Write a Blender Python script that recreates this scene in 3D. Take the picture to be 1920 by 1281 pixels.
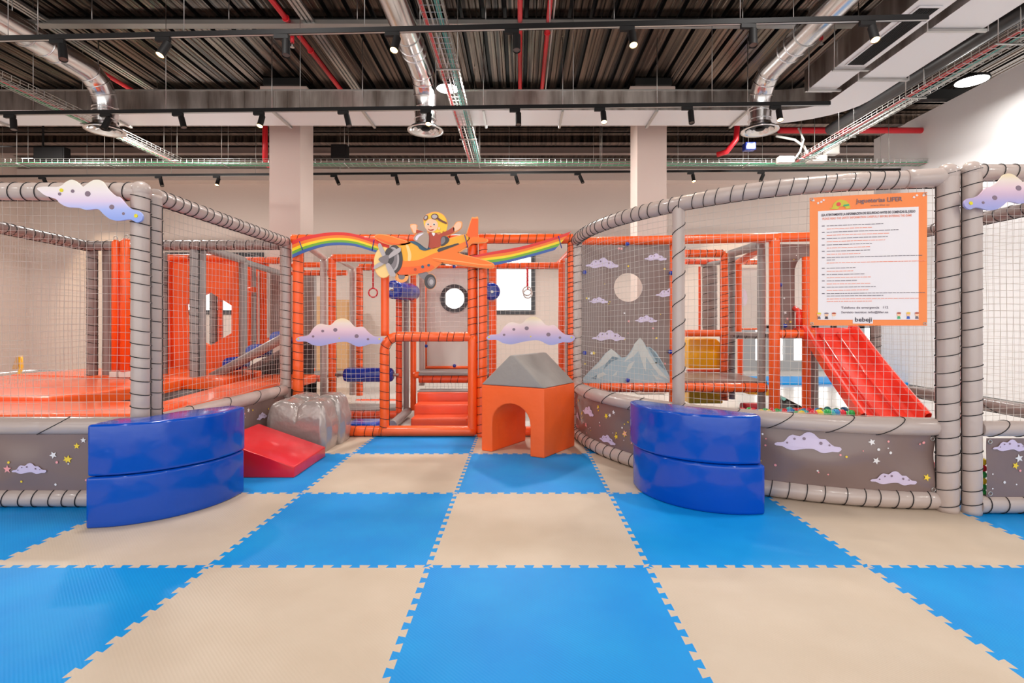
import bpy, bmesh, math, random
from mathutils import Vector, Matrix
from mathutils.geometry import tessellate_polygon

for o in list(bpy.data.objects): bpy.data.objects.remove(o)
scene = bpy.context.scene
COL = scene.collection
R = math.radians
random.seed(7)

# ------------------------------------------------------------------ camera, light, exposure
F, CX, CY, H = 960.0, 975.0, 605.0, 1.11          # focal length in px, vanishing point, eye height
cd = bpy.data.cameras.new('camera'); cam = bpy.data.objects.new('camera', cd); COL.objects.link(cam)
cam.location = (0, 0, H); cam.rotation_euler = (R(90), 0, 0)
cd.sensor_width = 36; cd.lens = 36 * F / 1920
cd.shift_x = -(CX - 960) / 1920; cd.shift_y = -(640.5 - CY) / 1920
cd.clip_start = 0.05; cd.clip_end = 200
scene.camera = cam
scene.view_settings.view_transform = 'Standard'; scene.view_settings.look = 'None'
scene.view_settings.gamma = 1; scene.view_settings.exposure = 0.0
scene.view_settings.use_curve_mapping = False

def srgb(r, g, b):
    f = lambda c: (c / 255 / 12.92) if c / 255 <= 0.04045 else ((c / 255 + 0.055) / 1.055) ** 2.4
    return (f(r), f(g), f(b), 1)

world = bpy.data.worlds.new('daylight'); scene.world = world; world.use_nodes = True
bg = world.node_tree.nodes['Background']
bg.inputs['Color'].default_value = (1.0, .985, .96, 1); bg.inputs['Strength'].default_value = 2.15

def lamp(name, kind, loc, energy, color=(1, 1, 1), size=0.3, rot=(0, 0, 0), parent=None, **kw):
    d = bpy.data.lights.new(name, kind); d.energy = energy; d.color = color
    if kind == 'AREA': d.shape = 'DISK'; d.size = size
    elif kind == 'SPOT': d.shadow_soft_size = 0.03; d.spot_size = kw.get('angle', R(50)); d.spot_blend = .5
    o = bpy.data.objects.new(name, d); o.location = loc; o.rotation_euler = rot
    COL.objects.link(o)
    if parent: o.parent = parent
    return o

HIGHBAY_W = 50
SPOT_W = 22

# ------------------------------------------------------------------ materials
MATS = {}
def mat(name, rgb, rough=.4, metal=0, coat=0, bump=0, bscale=30, emit=None, spec=.5, mottled=0, mscale=2):
    if name in MATS: return MATS[name]
    m = bpy.data.materials.new(name); m.use_nodes = True
    nt = m.node_tree; b = nt.nodes['Principled BSDF']
    c = srgb(*rgb)
    b.inputs['Base Color'].default_value = c; b.inputs['Roughness'].default_value = rough
    b.inputs['Metallic'].default_value = metal; b.inputs['Coat Weight'].default_value = coat
    b.inputs['Coat Roughness'].default_value = .08
    b.inputs['Specular IOR Level'].default_value = spec
    tc = nt.nodes.new('ShaderNodeTexCoord')
    if bump:
        n = nt.nodes.new('ShaderNodeTexNoise'); n.inputs['Scale'].default_value = bscale; n.inputs['Detail'].default_value = 3
        nt.links.new(tc.outputs['Object'], n.inputs['Vector'])
        bn = nt.nodes.new('ShaderNodeBump'); bn.inputs['Strength'].default_value = bump; bn.inputs['Distance'].default_value = .02
        nt.links.new(n.outputs['Fac'], bn.inputs['Height']); nt.links.new(bn.outputs['Normal'], b.inputs['Normal'])
    if mottled:
        n = nt.nodes.new('ShaderNodeTexNoise'); n.inputs['Scale'].default_value = mscale; n.inputs['Detail'].default_value = 5
        nt.links.new(tc.outputs['Object'], n.inputs['Vector'])
        mx = nt.nodes.new('ShaderNodeMix'); mx.data_type = 'RGBA'
        mx.inputs['A'].default_value = c
        mx.inputs['B'].default_value = tuple(min(1, x * (1 + mottled)) for x in c[:3]) + (1,)
        nt.links.new(n.outputs['Fac'], mx.inputs['Factor']); nt.links.new(mx.outputs['Result'], b.inputs['Base Color'])
    if emit:
        b.inputs['Emission Color'].default_value = (*emit[:3], 1); b.inputs['Emission Strength'].default_value = emit[3]
    MATS[name] = m
    return m

ORANGE = mat('orange vinyl', (255, 98, 30), .34, coat=.25, bump=.25, bscale=9)
ORANGE_SOFT = mat('orange canvas', (255, 102, 36), .5, bump=.5, bscale=7)
STEPRED = mat('step vinyl', (242, 84, 36), .4, coat=.2, bump=.4, bscale=6)
GREY = mat('grey vinyl', (192, 174, 166), .3, coat=.3, bump=.25, bscale=9)
GREYD = mat('deck grey vinyl', (150, 143, 140), .4, bump=.2, bscale=9)
GREY_SHADED = mat('shaded grey vinyl', (140, 122, 116), .38, coat=.2, bump=.25, bscale=9)  # grey vinyl with the shade of the rear parts put into its colour
SILVER = mat('silver vinyl', (176, 164, 158), .24, metal=.35, coat=.4, bump=.6, bscale=8)
ROOFGREY = mat('roof canvas', (158, 150, 144), .6, bump=.5, bscale=8)
BLUE = mat('royal blue vinyl', (0, 74, 182), .16, coat=.3, spec=.35, bump=.35, bscale=5)
BLUED = mat('navy roller vinyl', (22, 52, 160), .25, coat=.4, bump=.2)
RED = mat('red vinyl', (232, 24, 40), .3, coat=.3, bump=.3, bscale=6)
SLIDE = mat('slide plastic', (244, 62, 44), .25, coat=.5)
YELLOW = mat('yellow plastic', (250, 178, 16), .3, coat=.2)
BLACKCORD = mat('black cord', (30, 26, 28), .6)
NET = mat('net twine', (214, 204, 196), .7)
NETD = mat('dark net twine', (60, 56, 56), .7)
STAR = mat('starry banner vinyl', (130, 107, 101), .33, coat=.3, bump=.15, bscale=6)
CLOUDP = mat('printed cloud lilac', (216, 200, 226), .4)
CLOUDL = mat('printed cloud pale', (236, 226, 240), .4)
SPK = mat('printed star pink', (250, 165, 165), .4)
SYL = mat('printed star yellow', (250, 214, 60), .4)
SWH = mat('printed star white', (240, 236, 236), .4)
DOTG = mat('printed grey spot', (134, 112, 128), .4)
DOTY = mat('printed yellow spot', (238, 222, 20), .4)
WHITE = mat('white panel', (226, 220, 212), .5)
WALLB = mat('warm-lit back wall paint', (222, 203, 192), .8, bump=.05)  # white wall, with the warm light tinted into its colour
WALLR = mat('right wall paint', (238, 236, 236), .8, bump=.05)
COLM = mat('column paint', (226, 206, 196), .8)
GALV = mat('galvanised steel', (232, 230, 230), .2, metal=1, bump=.12, bscale=3, mottled=-.2, mscale=3)
DUCTP = mat('insulated duct panel', (226, 226, 228), .45, metal=.25, bump=.1, bscale=5)
DUCTF = mat('duct side foil', (196, 184, 176), .28, metal=.9)
STEEL = mat('zinc strut', (190, 188, 184), .35, metal=.9)
BLACK = mat('black track metal', (26, 24, 24), .6, spec=.2)
BLACKP = mat('black pipe wrap', (38, 38, 40), .4)
SHEET = mat('black roof sheet', (104, 90, 80), .24, metal=.9)
def streaks(m, sx=26, sy=.5, st=.5, cols=None):
    nt = m.node_tree; bs = nt.nodes['Principled BSDF']; tc = nt.nodes.new('ShaderNodeTexCoord'); mp = nt.nodes.new('ShaderNodeMapping')
    mp.inputs['Scale'].default_value = (sx, sy, 1); n = nt.nodes.new('ShaderNodeTexNoise'); n.inputs['Scale'].default_value = 1; n.inputs['Detail'].default_value = 4
    nt.links.new(tc.outputs['Object'], mp.inputs['Vector']); nt.links.new(mp.outputs['Vector'], n.inputs['Vector'])
    bn = nt.nodes.new('ShaderNodeBump'); bn.inputs['Strength'].default_value = st; bn.inputs['Distance'].default_value = .02
    nt.links.new(n.outputs['Fac'], bn.inputs['Height']); nt.links.new(bn.outputs['Normal'], bs.inputs['Normal'])
    if cols:
        rp = nt.nodes.new('ShaderNodeValToRGB'); e = rp.color_ramp.elements
        e[0].position, e[0].color, e[1].position, e[1].color = .38, srgb(*cols[0]), .62, srgb(*cols[1])
        nt.links.new(n.outputs['Fac'], rp.inputs['Fac']); nt.links.new(rp.outputs['Color'], bs.inputs['Base Color'])
streaks(SHEET, 22, .3, .4, ((44, 37, 33), (128, 110, 97))); streaks(DUCTF, 5, 5, .35, ((150, 138, 130), (214, 206, 200)))  # dark and pale streak colours imitate reflections on sheet and foil
SHEETD = mat('roof sheet groove', (16, 15, 15), .5)
REDP = mat('red fire pipe', (226, 40, 52), .35)
CABG = mat('green cable', (72, 176, 120), .5)
CABT = mat('teal cable', (96, 170, 160), .5)
CABR = mat('red cable', (214, 92, 92), .5)
CABW = mat('white cable', (214, 214, 208), .5)
FRAMED = mat('dark window frame', (66, 66, 70), .4)
FRAMEG = mat('grey door frame', (150, 150, 152), .4)
SLAB = mat('polished floor', (212, 206, 200), .16)
BEDBLK = mat('trampoline bed', (62, 54, 52), .7)
WOOD = mat('pale wood', (206, 158, 110), .5)
LIGHTON = mat('highbay diffuser', (255, 255, 250), .4, emit=(1, 1, .97, 14))
LENSON = mat('lit lens', (255, 230, 190), .3, emit=(1, .6, .25, 11))
LENSOFF = mat('unlit lens', (110, 100, 92), .2)
BALLC = [mat('ball red', (214, 30, 50), .3), mat('ball green', (40, 170, 80), .3), mat('ball blue', (40, 130, 190), .3),
         mat('ball yellow', (240, 210, 40), .3), mat('ball teal', (60, 170, 170), .3)]

def matte_tile(name, rgb, line):
    m = bpy.data.materials.new(name); m.use_nodes = True; nt = m.node_tree; b = nt.nodes['Principled BSDF']
    b.inputs['Roughness'].default_value = .5; b.inputs['Specular IOR Level'].default_value = .25
    tc = nt.nodes.new('ShaderNodeTexCoord')
    n = nt.nodes.new('ShaderNodeTexNoise'); n.inputs['Scale'].default_value = 3.2; n.inputs['Detail'].default_value = 6
    nt.links.new(tc.outputs['Object'], n.inputs['Vector'])
    rp = nt.nodes.new('ShaderNodeValToRGB'); rp.color_ramp.elements[0].position = .35; rp.color_ramp.elements[1].position = .7
    rp.color_ramp.elements[0].color = srgb(*rgb); rp.color_ramp.elements[1].color = srgb(*line)
    nt.links.new(n.outputs['Fac'], rp.inputs['Fac']); nt.links.new(rp.outputs['Color'], b.inputs['Base Color'])
    w = nt.nodes.new('ShaderNodeTexWave'); w.inputs['Scale'].default_value = 42; w.bands_direction = 'DIAGONAL'; w.inputs['Distortion'].default_value = .4
    nt.links.new(tc.outputs['Object'], w.inputs['Vector'])
    bn = nt.nodes.new('ShaderNodeBump'); bn.inputs['Strength'].default_value = .1; bn.inputs['Distance'].default_value = .004
    nt.links.new(w.outputs['Fac'], bn.inputs['Height']); nt.links.new(bn.outputs['Normal'], b.inputs['Normal'])
    return m
TILEB = matte_tile('blue foam', (0, 142, 222), (8, 152, 226))
TILEG = matte_tile('beige foam', (203, 184, 163), (210, 192, 172))

def cloud_mat(name, stops):
    m = bpy.data.materials.new(name); m.use_nodes = True; nt = m.node_tree; b = nt.nodes['Principled BSDF']
    b.inputs['Roughness'].default_value = .35
    tc = nt.nodes.new('ShaderNodeTexCoord'); sp = nt.nodes.new('ShaderNodeSeparateXYZ'); rp = nt.nodes.new('ShaderNodeValToRGB')
    nt.links.new(tc.outputs['Generated'], sp.inputs[0]); nt.links.new(sp.outputs['Z'], rp.inputs['Fac'])
    nt.links.new(rp.outputs['Color'], b.inputs['Base Color'])
    e = rp.color_ramp.elements
    e[0].position, e[0].color = stops[0][0], srgb(*stops[0][1]); e[1].position, e[1].color = stops[-1][0], srgb(*stops[-1][1])
    for p, c in stops[1:-1]:
        x = e.new(p); x.color = srgb(*c)
    return m
CLOUD = cloud_mat('printed cloud board', [(.0, (160, 166, 222)), (.22, (180, 172, 220)), (.42, (212, 184, 210)), (.6, (236, 204, 216)), (.82, (244, 226, 214)), (1, (248, 226, 180))])
CLOUDB = cloud_mat('printed cloud board, blue below', [(.0, (140, 166, 240)), (.3, (176, 190, 248)), (.5, (232, 212, 240)), (.7, (248, 234, 240)), (1, (252, 244, 226))])

# ------------------------------------------------------------------ mesh builder
class MB:
    def __init__(s): s.v = []; s.f = []; s.m = []; s.sm = []; s.mats = []
    def mi(s, m):
        if m not in s.mats: s.mats.append(m)
        return s.mats.index(m)
    def add(s, vs, fs, m, smooth=False):
        o = len(s.v); s.v += [tuple(p) for p in vs]; k = s.mi(m)
        for f in fs: s.f.append(tuple(i + o for i in f)); s.m.append(k); s.sm.append(smooth)
    def box(s, a, b, m, M=None):
        x0, y0, z0 = a; x1, y1, z1 = b
        vs = [Vector(p) for p in ((x0,y0,z0),(x1,y0,z0),(x1,y1,z0),(x0,y1,z0),(x0,y0,z1),(x1,y0,z1),(x1,y1,z1),(x0,y1,z1))]
        if M: vs = [M @ p for p in vs]
        s.add(vs, [(0,3,2,1),(4,5,6,7),(0,1,5,4),(1,2,6,5),(2,3,7,6),(3,0,4,7)], m)
    def tube(s, pts, r, m, seg=12, caps=True, smooth=True, closed=False):
        pts = [Vector(p) for p in pts]; n = len(pts)
        rf = r if callable(r) else (lambda i: r)
        t0 = (pts[1] - pts[0]).normalized()
        up = Vector((0, 0, 1)) if abs(t0.z) < .9 else Vector((0, 1, 0))
        nx = t0.cross(up).normalized(); vs = []
        for i in range(n):
            if closed: t = (pts[(i + 1) % n] - pts[i - 1]).normalized()
            elif i == 0: t = t0
            elif i == n - 1: t = (pts[-1] - pts[-2]).normalized()
            else: t = (pts[i + 1] - pts[i - 1]).normalized()
            nx = (nx - t * nx.dot(t)).normalized(); ny = t.cross(nx)
            q = rf(i)
            for k in range(seg):
                a = 2 * math.pi * k / seg; vs.append(pts[i] + nx * (q * math.cos(a)) + ny * (q * math.sin(a)))
        fs = []
        for i in range(n if closed else n - 1):
            j = (i + 1) % n
            for k in range(seg):
                l = (k + 1) % seg; fs.append((i*seg+k, i*seg+l, j*seg+l, j*seg+k))
        s.add(vs, fs, m, smooth)
        if caps and not closed:
            o = len(s.v) - len(vs); k = s.mi(m)
            s.f.append(tuple(o + q for q in range(seg))[::-1]); s.f.append(tuple(o + (n-1)*seg + q for q in range(seg)))
            s.m += [k, k]; s.sm += [False, False]
    def ring(s, c, d, Rr, r, m, seg=20, ms=6, tilt=None):
        c = Vector(c); d = Vector(d).normalized()
        up = Vector((0, 0, 1)) if abs(d.z) < .9 else Vector((0, 1, 0))
        a = d.cross(up).normalized(); b = d.cross(a)
        pts = []
        for i in range(seg):
            w = 2 * math.pi * i / seg
            p = c + a * (Rr * math.cos(w)) + b * (Rr * math.sin(w))
            if tilt: p += d * (tilt * math.cos(w + .6))
            pts.append(p)
        s.tube(pts, r, m, ms, closed=True)
    def sphere(s, c, r, m, nu=12, nv=8, sc=(1,1,1)):
        vs = []; fs = []
        for j in range(nv + 1):
            t = math.pi * j / nv
            for i in range(nu):
                a = 2*math.pi*i/nu
                vs.append((c[0]+r*sc[0]*math.sin(t)*math.cos(a), c[1]+r*sc[1]*math.sin(t)*math.sin(a), c[2]+r*sc[2]*math.cos(t)))
        for j in range(nv):
            for i in range(nu):
                k = (i+1) % nu; fs.append((j*nu+i, (j+1)*nu+i, (j+1)*nu+k, j*nu+k))
        s.add(vs, fs, m, True)
    def grid(s, S, nu, nv, m, smooth=True, mf=None):
        vs = [S(i/nu, j/nv) for j in range(nv+1) for i in range(nu+1)]
        s.add(vs, [(j*(nu+1)+i, j*(nu+1)+i+1, (j+1)*(nu+1)+i+1, (j+1)*(nu+1)+i) for j in range(nv) for i in range(nu)], m, smooth)
    def plate(s, pts2, to3, th, m, holes=(), off=0):
        """outline (with holes) as a plate: to3(x, y, d) gives the point at depth d"""
        loops = [list(pts2)] + [list(h) for h in holes]
        tris = tessellate_polygon([[Vector((x, y, 0)) for x, y in l] for l in loops])
        flat = [p for l in loops for p in l]; n = len(flat)
        vs = [to3(x, y, off) for x, y in flat] + [to3(x, y, off + th) for x, y in flat]
        fs = [t for t in tris] + [tuple(i + n for i in t[::-1]) for t in tris]
        o = 0
        for l in loops:
            k = len(l)
            for i in range(k):
                j = (i+1) % k; fs.append((o+i, o+j, o+j+n, o+i+n))
            o += k
        s.add(vs, fs, m)
    def build(s, name, parent=None, bevel=0, fix=True):
        me = bpy.data.meshes.new(name); me.from_pydata(s.v, [], s.f); me.update()
        for m in s.mats: me.materials.append(m)
        me.polygons.foreach_set('material_index', s.m); me.polygons.foreach_set('use_smooth', s.sm)
        if fix:
            bm = bmesh.new(); bm.from_mesh(me)
            if bevel:
                bmesh.ops.remove_doubles(bm, verts=bm.verts, dist=1e-5)
                bmesh.ops.recalc_face_normals(bm, faces=bm.faces)
                bmesh.ops.dissolve_limit(bm, angle_limit=R(1), verts=bm.verts[:], edges=bm.edges[:])
                ed = [e for e in bm.edges if len(e.link_faces) == 2 and e.calc_face_angle(0) > R(25)]
                bmesh.ops.bevel(bm, geom=ed, offset=bevel, segments=3, profile=.6, affect='EDGES', clamp_overlap=True)
                for f in bm.faces: f.smooth = True
            bmesh.ops.recalc_face_normals(bm, faces=bm.faces)
            bm.to_mesh(me); bm.free()
            if bevel: me.set_sharp_from_angle(angle=R(50))
        o = bpy.data.objects.new(name, me); COL.objects.link(o)
        if parent: o.parent = parent
        return o

def tag(o, label=None, cat=None, group=None, kind=None):
    if label: o['label'] = label
    if cat: o['category'] = cat
    if group: o['group'] = group
    if kind: o['kind'] = kind
    return o
def thing(name, label, cat, group=None, loc=(0, 0, 0)):
    o = bpy.data.objects.new(name, None); COL.objects.link(o); o.location = loc; o.empty_display_size = .1
    return tag(o, label, cat, group)
def dup(root, loc=None, rotz=None, label=None, group=None, parent=None):
    r = root.copy(); COL.objects.link(r)
    if parent: r.parent = parent
    if loc is not None: r.location = loc
    if rotz is not None: r.rotation_euler = (0, 0, rotz)
    if label: r['label'] = label
    if group: r['group'] = group
    for c in root.children:
        dup(c, parent=r)
    return r
def P(px, py, Y): return Vector(((px - CX) / F * Y, Y, H - (py - CY) / F * Y))   # point of the place at depth Y seen at px, py
def X_(px, Y): return (px - CX) / F * Y
def Z_(py, Y): return H - (py - CY) / F * Y

def catmull(pts, n=5, closed=True):
    out = []; k = len(pts)
    for i in range(k if closed else k - 1):
        g = (lambda j: pts[j % k]) if closed else (lambda j: pts[min(max(j, 0), k-1)])
        p0, p1, p2, p3 = g(i-1), g(i), g(i+1), g(i+2)
        for q in range(n):
            t = q / n
            out.append(tuple(.5*((2*b)+(-a+c)*t+(2*a-5*b+4*c-d)*t*t+(-a+3*b-3*c+d)*t**3) for a, b, c, d in zip(p0, p1, p2, p3)))
    if not closed: out.append(tuple(pts[-1]))
    return out
def ell(cx, cy, rx, ry=None, n=24, rot=0):
    ry = rx if ry is None else ry
    return [(cx + rx*math.cos(a)*math.cos(rot) - ry*math.sin(a)*math.sin(rot), cy + rx*math.cos(a)*math.sin(rot) + ry*math.sin(a)*math.cos(rot)) for a in [2*math.pi*i/n for i in range(n)]]
def resample(pts, step):
    pts = [Vector(p) for p in pts]; out = [pts[0]]
    for a, b in zip(pts, pts[1:]):
        k = max(1, int(round((b - a).length / step)))
        out += [a.lerp(b, (i+1)/k) for i in range(k)]
    return out

def pad(name, pts, r, m, parent, cord=None, step=.02, seg=16, fold=False, wrap=None, label=None):
    """foam-padded tube; cord = spacing of the black lacing turns, pinched in at each turn"""
    pts = resample(pts, step if cord else (.05 if len(pts) < 3 else .03))
    L = [0]
    for a, b in zip(pts, pts[1:]): L.append(L[-1] + (b-a).length)
    turns = []
    if cord:
        d = cord * .5
        while d < L[-1] - .01: turns.append(d); d += cord * random.uniform(.82, 1.18)
    def rad(i):
        q = r
        for t in turns:
            e = abs(L[i] - t)
            if e < .02: q = min(q, r * (1 - .05 * (1 - e/.02)))
        return q
    b = MB(); b.tube(pts, rad, m, seg)
    o = b.build(name, parent, fix=False)
    if label: o['label'] = label
    if turns:
        c = MB(); tl = wrap if wrap is not None else r * .22; line = []
        for t in turns:
            i = min(range(len(L)), key=lambda j: abs(L[j]-t)); j = min(i+1, len(pts)-1); h = max(0, j-1)
            d = (pts[j]-pts[h]).normalized()
            s0 = Vector((1 if pts[0].x < -1 else -1, .2, 0)) if abs(d.z) > .9 else Vector((0, .25, -1))
            s0 = (s0 - d*s0.dot(d)).normalized(); s1 = d.cross(s0)
            for k in range(19):
                w = 2*math.pi*k/18
                line.append(pts[i] + (s0*math.cos(w)+s1*math.sin(w))*(r+.0015) - d*(tl*math.cos(w)) + d*(tl*.5*k/18))
        c.tube(line, .0026, BLACKCORD, 5)
        c.build('lacing_cord', o, fix=False)
    return o

def net(S, wu, wv, parent, cell=.046, r=.0012, m=None, name='net', wob=.004, hole=None):
    """square mesh net on the surface S(u, v), wu by wv metres"""
    m = m or NET; b = MB(); ph = random.random()*6
    def Q(u, v):
        p = Vector(S(u, v))
        return p + Vector((wob*math.sin(9*v+7*u+ph), 0, wob*1.2*math.sin(11*u+5*v+ph)))
    nu = max(2, round(wu/cell)); nv = max(2, round(wv/cell))
    for i in range(nu+1):
        k = max(4, nv//2); b.tube([Q(i/nu, j/k) for j in range(k+1)], r, m, 3, caps=False)
    for j in range(nv+1):
        k = max(4, nu//2); b.tube([Q(i/k, j/nv) for i in range(k+1)], r, m, 3, caps=False)
    return b.build(name, parent, fix=False)
def flatS(x0, x1, z0, z1, Y, Y1=None):
    Y1 = Y if Y1 is None else Y1
    return lambda u, v: (x0+(x1-x0)*u, Y+(Y1-Y)*u, z0+(z1-z0)*v)

CLOUD_LINE = [(0,-135),(25,-118),(80,-108),(115,-60),(155,-35),(215,-45),(255,-12),(295,0),(335,-15),(375,-55),(425,-55),(460,-90),(495,-115),(540,-120),(552,-140),(525,-165),(475,-165),(425,-180),(385,-180),(345,-160),(315,-152),(265,-155),(215,-165),(155,-178),(105,-170),(65,-150),(15,-150)]
CLOUD_LINE = [(x/552, y/552+.16) for x, y in CLOUD_LINE]
CLOUD_DOTS = [(.196,.135-.28+.1,.016),(.308,.03,.018),(.453,.045,.024),(.7,-.012,.024),(.825,-.035,.015)]
def star_pts(cx, cy, r, rot=0):
    return [(cx + (r if i % 2 == 0 else r*.45)*math.sin(rot+math.pi*i/5), cy + (r if i % 2 == 0 else r*.45)*math.cos(rot+math.pi*i/5)) for i in range(10)]
def decal(b, pts, S, off, m, sub=1):
    """printed figure lying on surface S given in metres (x along, y up)"""
    tris = tessellate_polygon([[Vector((x, y, 0)) for x, y in pts]])
    bm = bmesh.new(); vs = [bm.verts.new((x, y, 0)) for x, y in pts]
    for t in tris:
        try: bm.faces.new([vs[i] for i in t])
        except ValueError: pass
    if sub: bmesh.ops.subdivide_edges(bm, edges=bm.edges[:], cuts=sub, use_grid_fill=True)
    bm.verts.index_update()
    b.add([S(v.co.x, v.co.y, off) for v in bm.verts], [tuple(v.index for v in f.verts) for f in bm.faces], m, True)
    bm.free()
def print_cloud(b, S, x, y, w, flip=False, sub=1):
    g = (lambda a: -a if flip else a)
    decal(b, [(x+g(px-.5)*w, y+py*w) for px, py in catmull(CLOUD_LINE, 2)], S, .004+.002*sub, CLOUDP, sub*3)
    for dx, dy, r in CLOUD_DOTS:
        decal(b, ell(x+g(dx-.5)*w, y+dy*w, r*w*1.1, n=8), S, .0055+.003*sub, DOTG, 0)
def print_stars(b, S, W, Hh, n, seed, x0=0, y0=0, avoid=(), size=1.):
    rd = random.Random(seed); k = 0
    while k < n:
        x, y = x0+rd.uniform(.03, W-.03), y0+rd.uniform(.03, Hh-.03); k += 1
        if any(math.hypot(x-a, y-c) < d for a, c, d in avoid): continue
        m = rd.choice([SPK, SYL, SWH]); q = rd.random()
        if q < .4: decal(b, star_pts(x, y, rd.uniform(.014, .022)*size, rd.random()), S, .004, m, 0)
        else: decal(b, ell(x, y, rd.uniform(.003, .007)*size, n=7), S, .004, m, 0)

# ------------------------------------------------------------------ the room
def struct(name, b, **k):
    o = b.build(name, **k); o['kind'] = 'structure'; return o
RX0, RX1, RYB, RZ = -11.5, 9.5, 12.0, 4.9          # left wall, far right, back wall, roof sheet
def make_floor():
    b = MB()
    b.box((RX0, -6, -.06), (RX1, RYB+.2, -.012), SLAB)
    TX, TY = -.417, 2.33; N = 12; d = .026
    def edge():                                     # dovetail teeth along a 1 m edge: (along, across)
        out = [(0, 0)]; p = 1/N
        for i in range(N):
            a = i*p
            out += [(a+p*.10, 0), (a+p*.04+p*.0, d/2), (a+p*.56, d/2), (a+p*.46, 0)] if 0 else [(a+p*.30, -d/2), (a+p*.20, d/2), (a+p*.80, d/2), (a+p*.70, -d/2)]
        out.append((1, 0)); return out
    E = edge()
    hx = lambda i, j: [(TX+i+a, TY+j+c) for a, c in E]        # edge running along X from (i, j)
    vy = lambda i, j: [(TX+i-c, TY+j+a) for a, c in E]
    for i in range(-7, 7):
        for j in range(-2, 3):
            if i >= 3 and j >= 1: continue
            m = TILEB if (i+j) % 2 else TILEG
            loop = hx(i, j)[:-1] + vy(i+1, j)[:-1] + hx(i, j+1)[::-1][:-1] + vy(i, j)[::-1][:-1]
            tr = tessellate_polygon([[Vector((x, y, 0)) for x, y in loop]])
            b.add([(x, y, 0) for x, y in loop], tr, m)
    o = struct('floor', b, fix=False)
    bm = bmesh.new(); bm.from_mesh(o.data)
    for f in bm.faces:
        if abs(f.normal.z) > .9 and f.normal.z < 0 and f.calc_center_median().z > -.005: f.normal_flip()
    bm.to_mesh(o.data); bm.free()
make_floor()

RC = RZ-.014
def wall_with_holes(name, x0, x1, z1, holes, Y, th, m):
    b = MB(); xs = sorted({x0, x1, *[h[0] for h in holes], *[h[1] for h in holes]}); zs = sorted({0, z1, *[h[2] for h in holes], *[h[3] for h in holes]})
    for a, c in zip(xs, xs[1:]):
        for e, g in zip(zs, zs[1:]):
            if any(h[0] <= a and c <= h[1] and h[2] <= e and g <= h[3] for h in holes): continue
            b.box((a, Y, e), (c, Y+th, g), m)
    return struct(name, b)
W1 = (-8.3, -6.0, 1.3, 2.75); W2 = (-1.85, .36, 1.3, 2.75); D1 = (5.1, 8.6, 0.12, 1.04)
wall_with_holes('wall_back', RX0, RX1, 4.9, [W1, W2, D1], RYB, .2, WALLB)
b = MB(); b.box((RX0-.2, -6, 0), (RX0, RYB, RZ), WALLB); struct('wall_left', b)
b = MB(); b.box((6.98, -6, 0), (7.18, 10.1, 4.72), WALLR); struct('wall_right', b)
b = MB(); b.box((RX0, 11.7, 4.36), (RX1, 12.0, 4.62), WALLB); struct('trim_1', b)
def window(n, x0, x1, z0, z1, m, mull, w=.1, bar=None):
    b = MB(); Y0, Y1 = RYB-.03, RYB+.09
    b.box((x0, Y0, z0), (x1, Y1, z0+w), m); b.box((x0, Y0, z1-w), (x1, Y1, z1), m)
    for x in [x0] + mull + [x1-w]: b.box((x, Y0, z0+w), (x+w, Y1, z1-w), m)
    if bar: b.box((x0+w, Y0, bar), (x1-w, Y1, bar+w), m)
    o = struct(n, b)
window('window_1', W1[0], W1[1], W1[2], W1[3], FRAMED, [])
window('window_2', W2[0], W2[1], W2[2], W2[3], FRAMED, [])
# glazed double doors at the back right: wide grey stiles between bright panes
b = MB()
for xa, xb in ((5.1, 5.5), (5.72, 6.05), (6.2, 6.4), (6.66, 6.98), (7.25, 7.4), (7.9, 8.05), (8.45, 8.6)): b.box((xa, RYB-.04, .12), (xb, RYB+.08, 1.04), FRAMEG)
b.box((5.1, RYB-.05, .0), (8.6, RYB+.1, .22), FRAMEG); b.box((5.1, RYB-.04, .98), (8.6, RYB+.08, 1.06), FRAMEG)
o = struct('window_3', b)

def make_ceiling():
    b = MB(); p = .27; g = .06; dep = .07; y0, y1 = -6, 8.35; x = RX0
    while x < RX1:
        a, c = x, x+p-g
        b.add([(a, y0, RZ), (c, y0, RZ), (c, y1, RZ), (a, y1, RZ)], [(0, 1, 2, 3)], SHEET)
        # two fine stiffening beads in the pan
        for q in (.33, .62):
            xx = a+p*q; b.add([(xx-.008, y0, RZ-.001), (xx, y0, RZ-.009), (xx+.008, y0, RZ-.001), (xx-.008, y1, RZ-.001), (xx, y1, RZ-.009), (xx+.008, y1, RZ-.001)], [(0,1,4,3),(1,2,5,4)], SHEET)
        d = c+g
        b.add([(c, y0, RZ), (c+.008, y0, RZ+dep), (d-.008, y0, RZ+dep), (d, y0, RZ), (c, y1, RZ), (c+.008, y1, RZ+dep), (d-.008, y1, RZ+dep), (d, y1, RZ)], [(0,1,5,4),(1,2,6,5),(2,3,7,6)], SHEETD)
        x += p
    # the far bay: sheet running across
    y = 8.35
    b.box((RX0, 8.3, RZ-.16), (RX1, 8.42, RZ+.02), SHEETD)
    while y < RYB+.2:
        b.add([(RX0, y, RZ), (RX1, y, RZ), (RX1, y+.2, RZ), (RX0, y+.2, RZ)], [(0,1,2,3)], SHEET)
        b.add([(RX0, y+.2, RZ), (RX1, y+.2, RZ), (RX1, y+.27, RZ+.07), (RX0, y+.27, RZ+.07)], [(0,1,2,3)], SHEETD)
        y += .27
    b.box((RX0, -6, RZ+.09), (RX1, RYB+.2, RZ+.15), SHEETD)
    struct('ceiling', b, fix=False)
make_ceiling()
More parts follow.
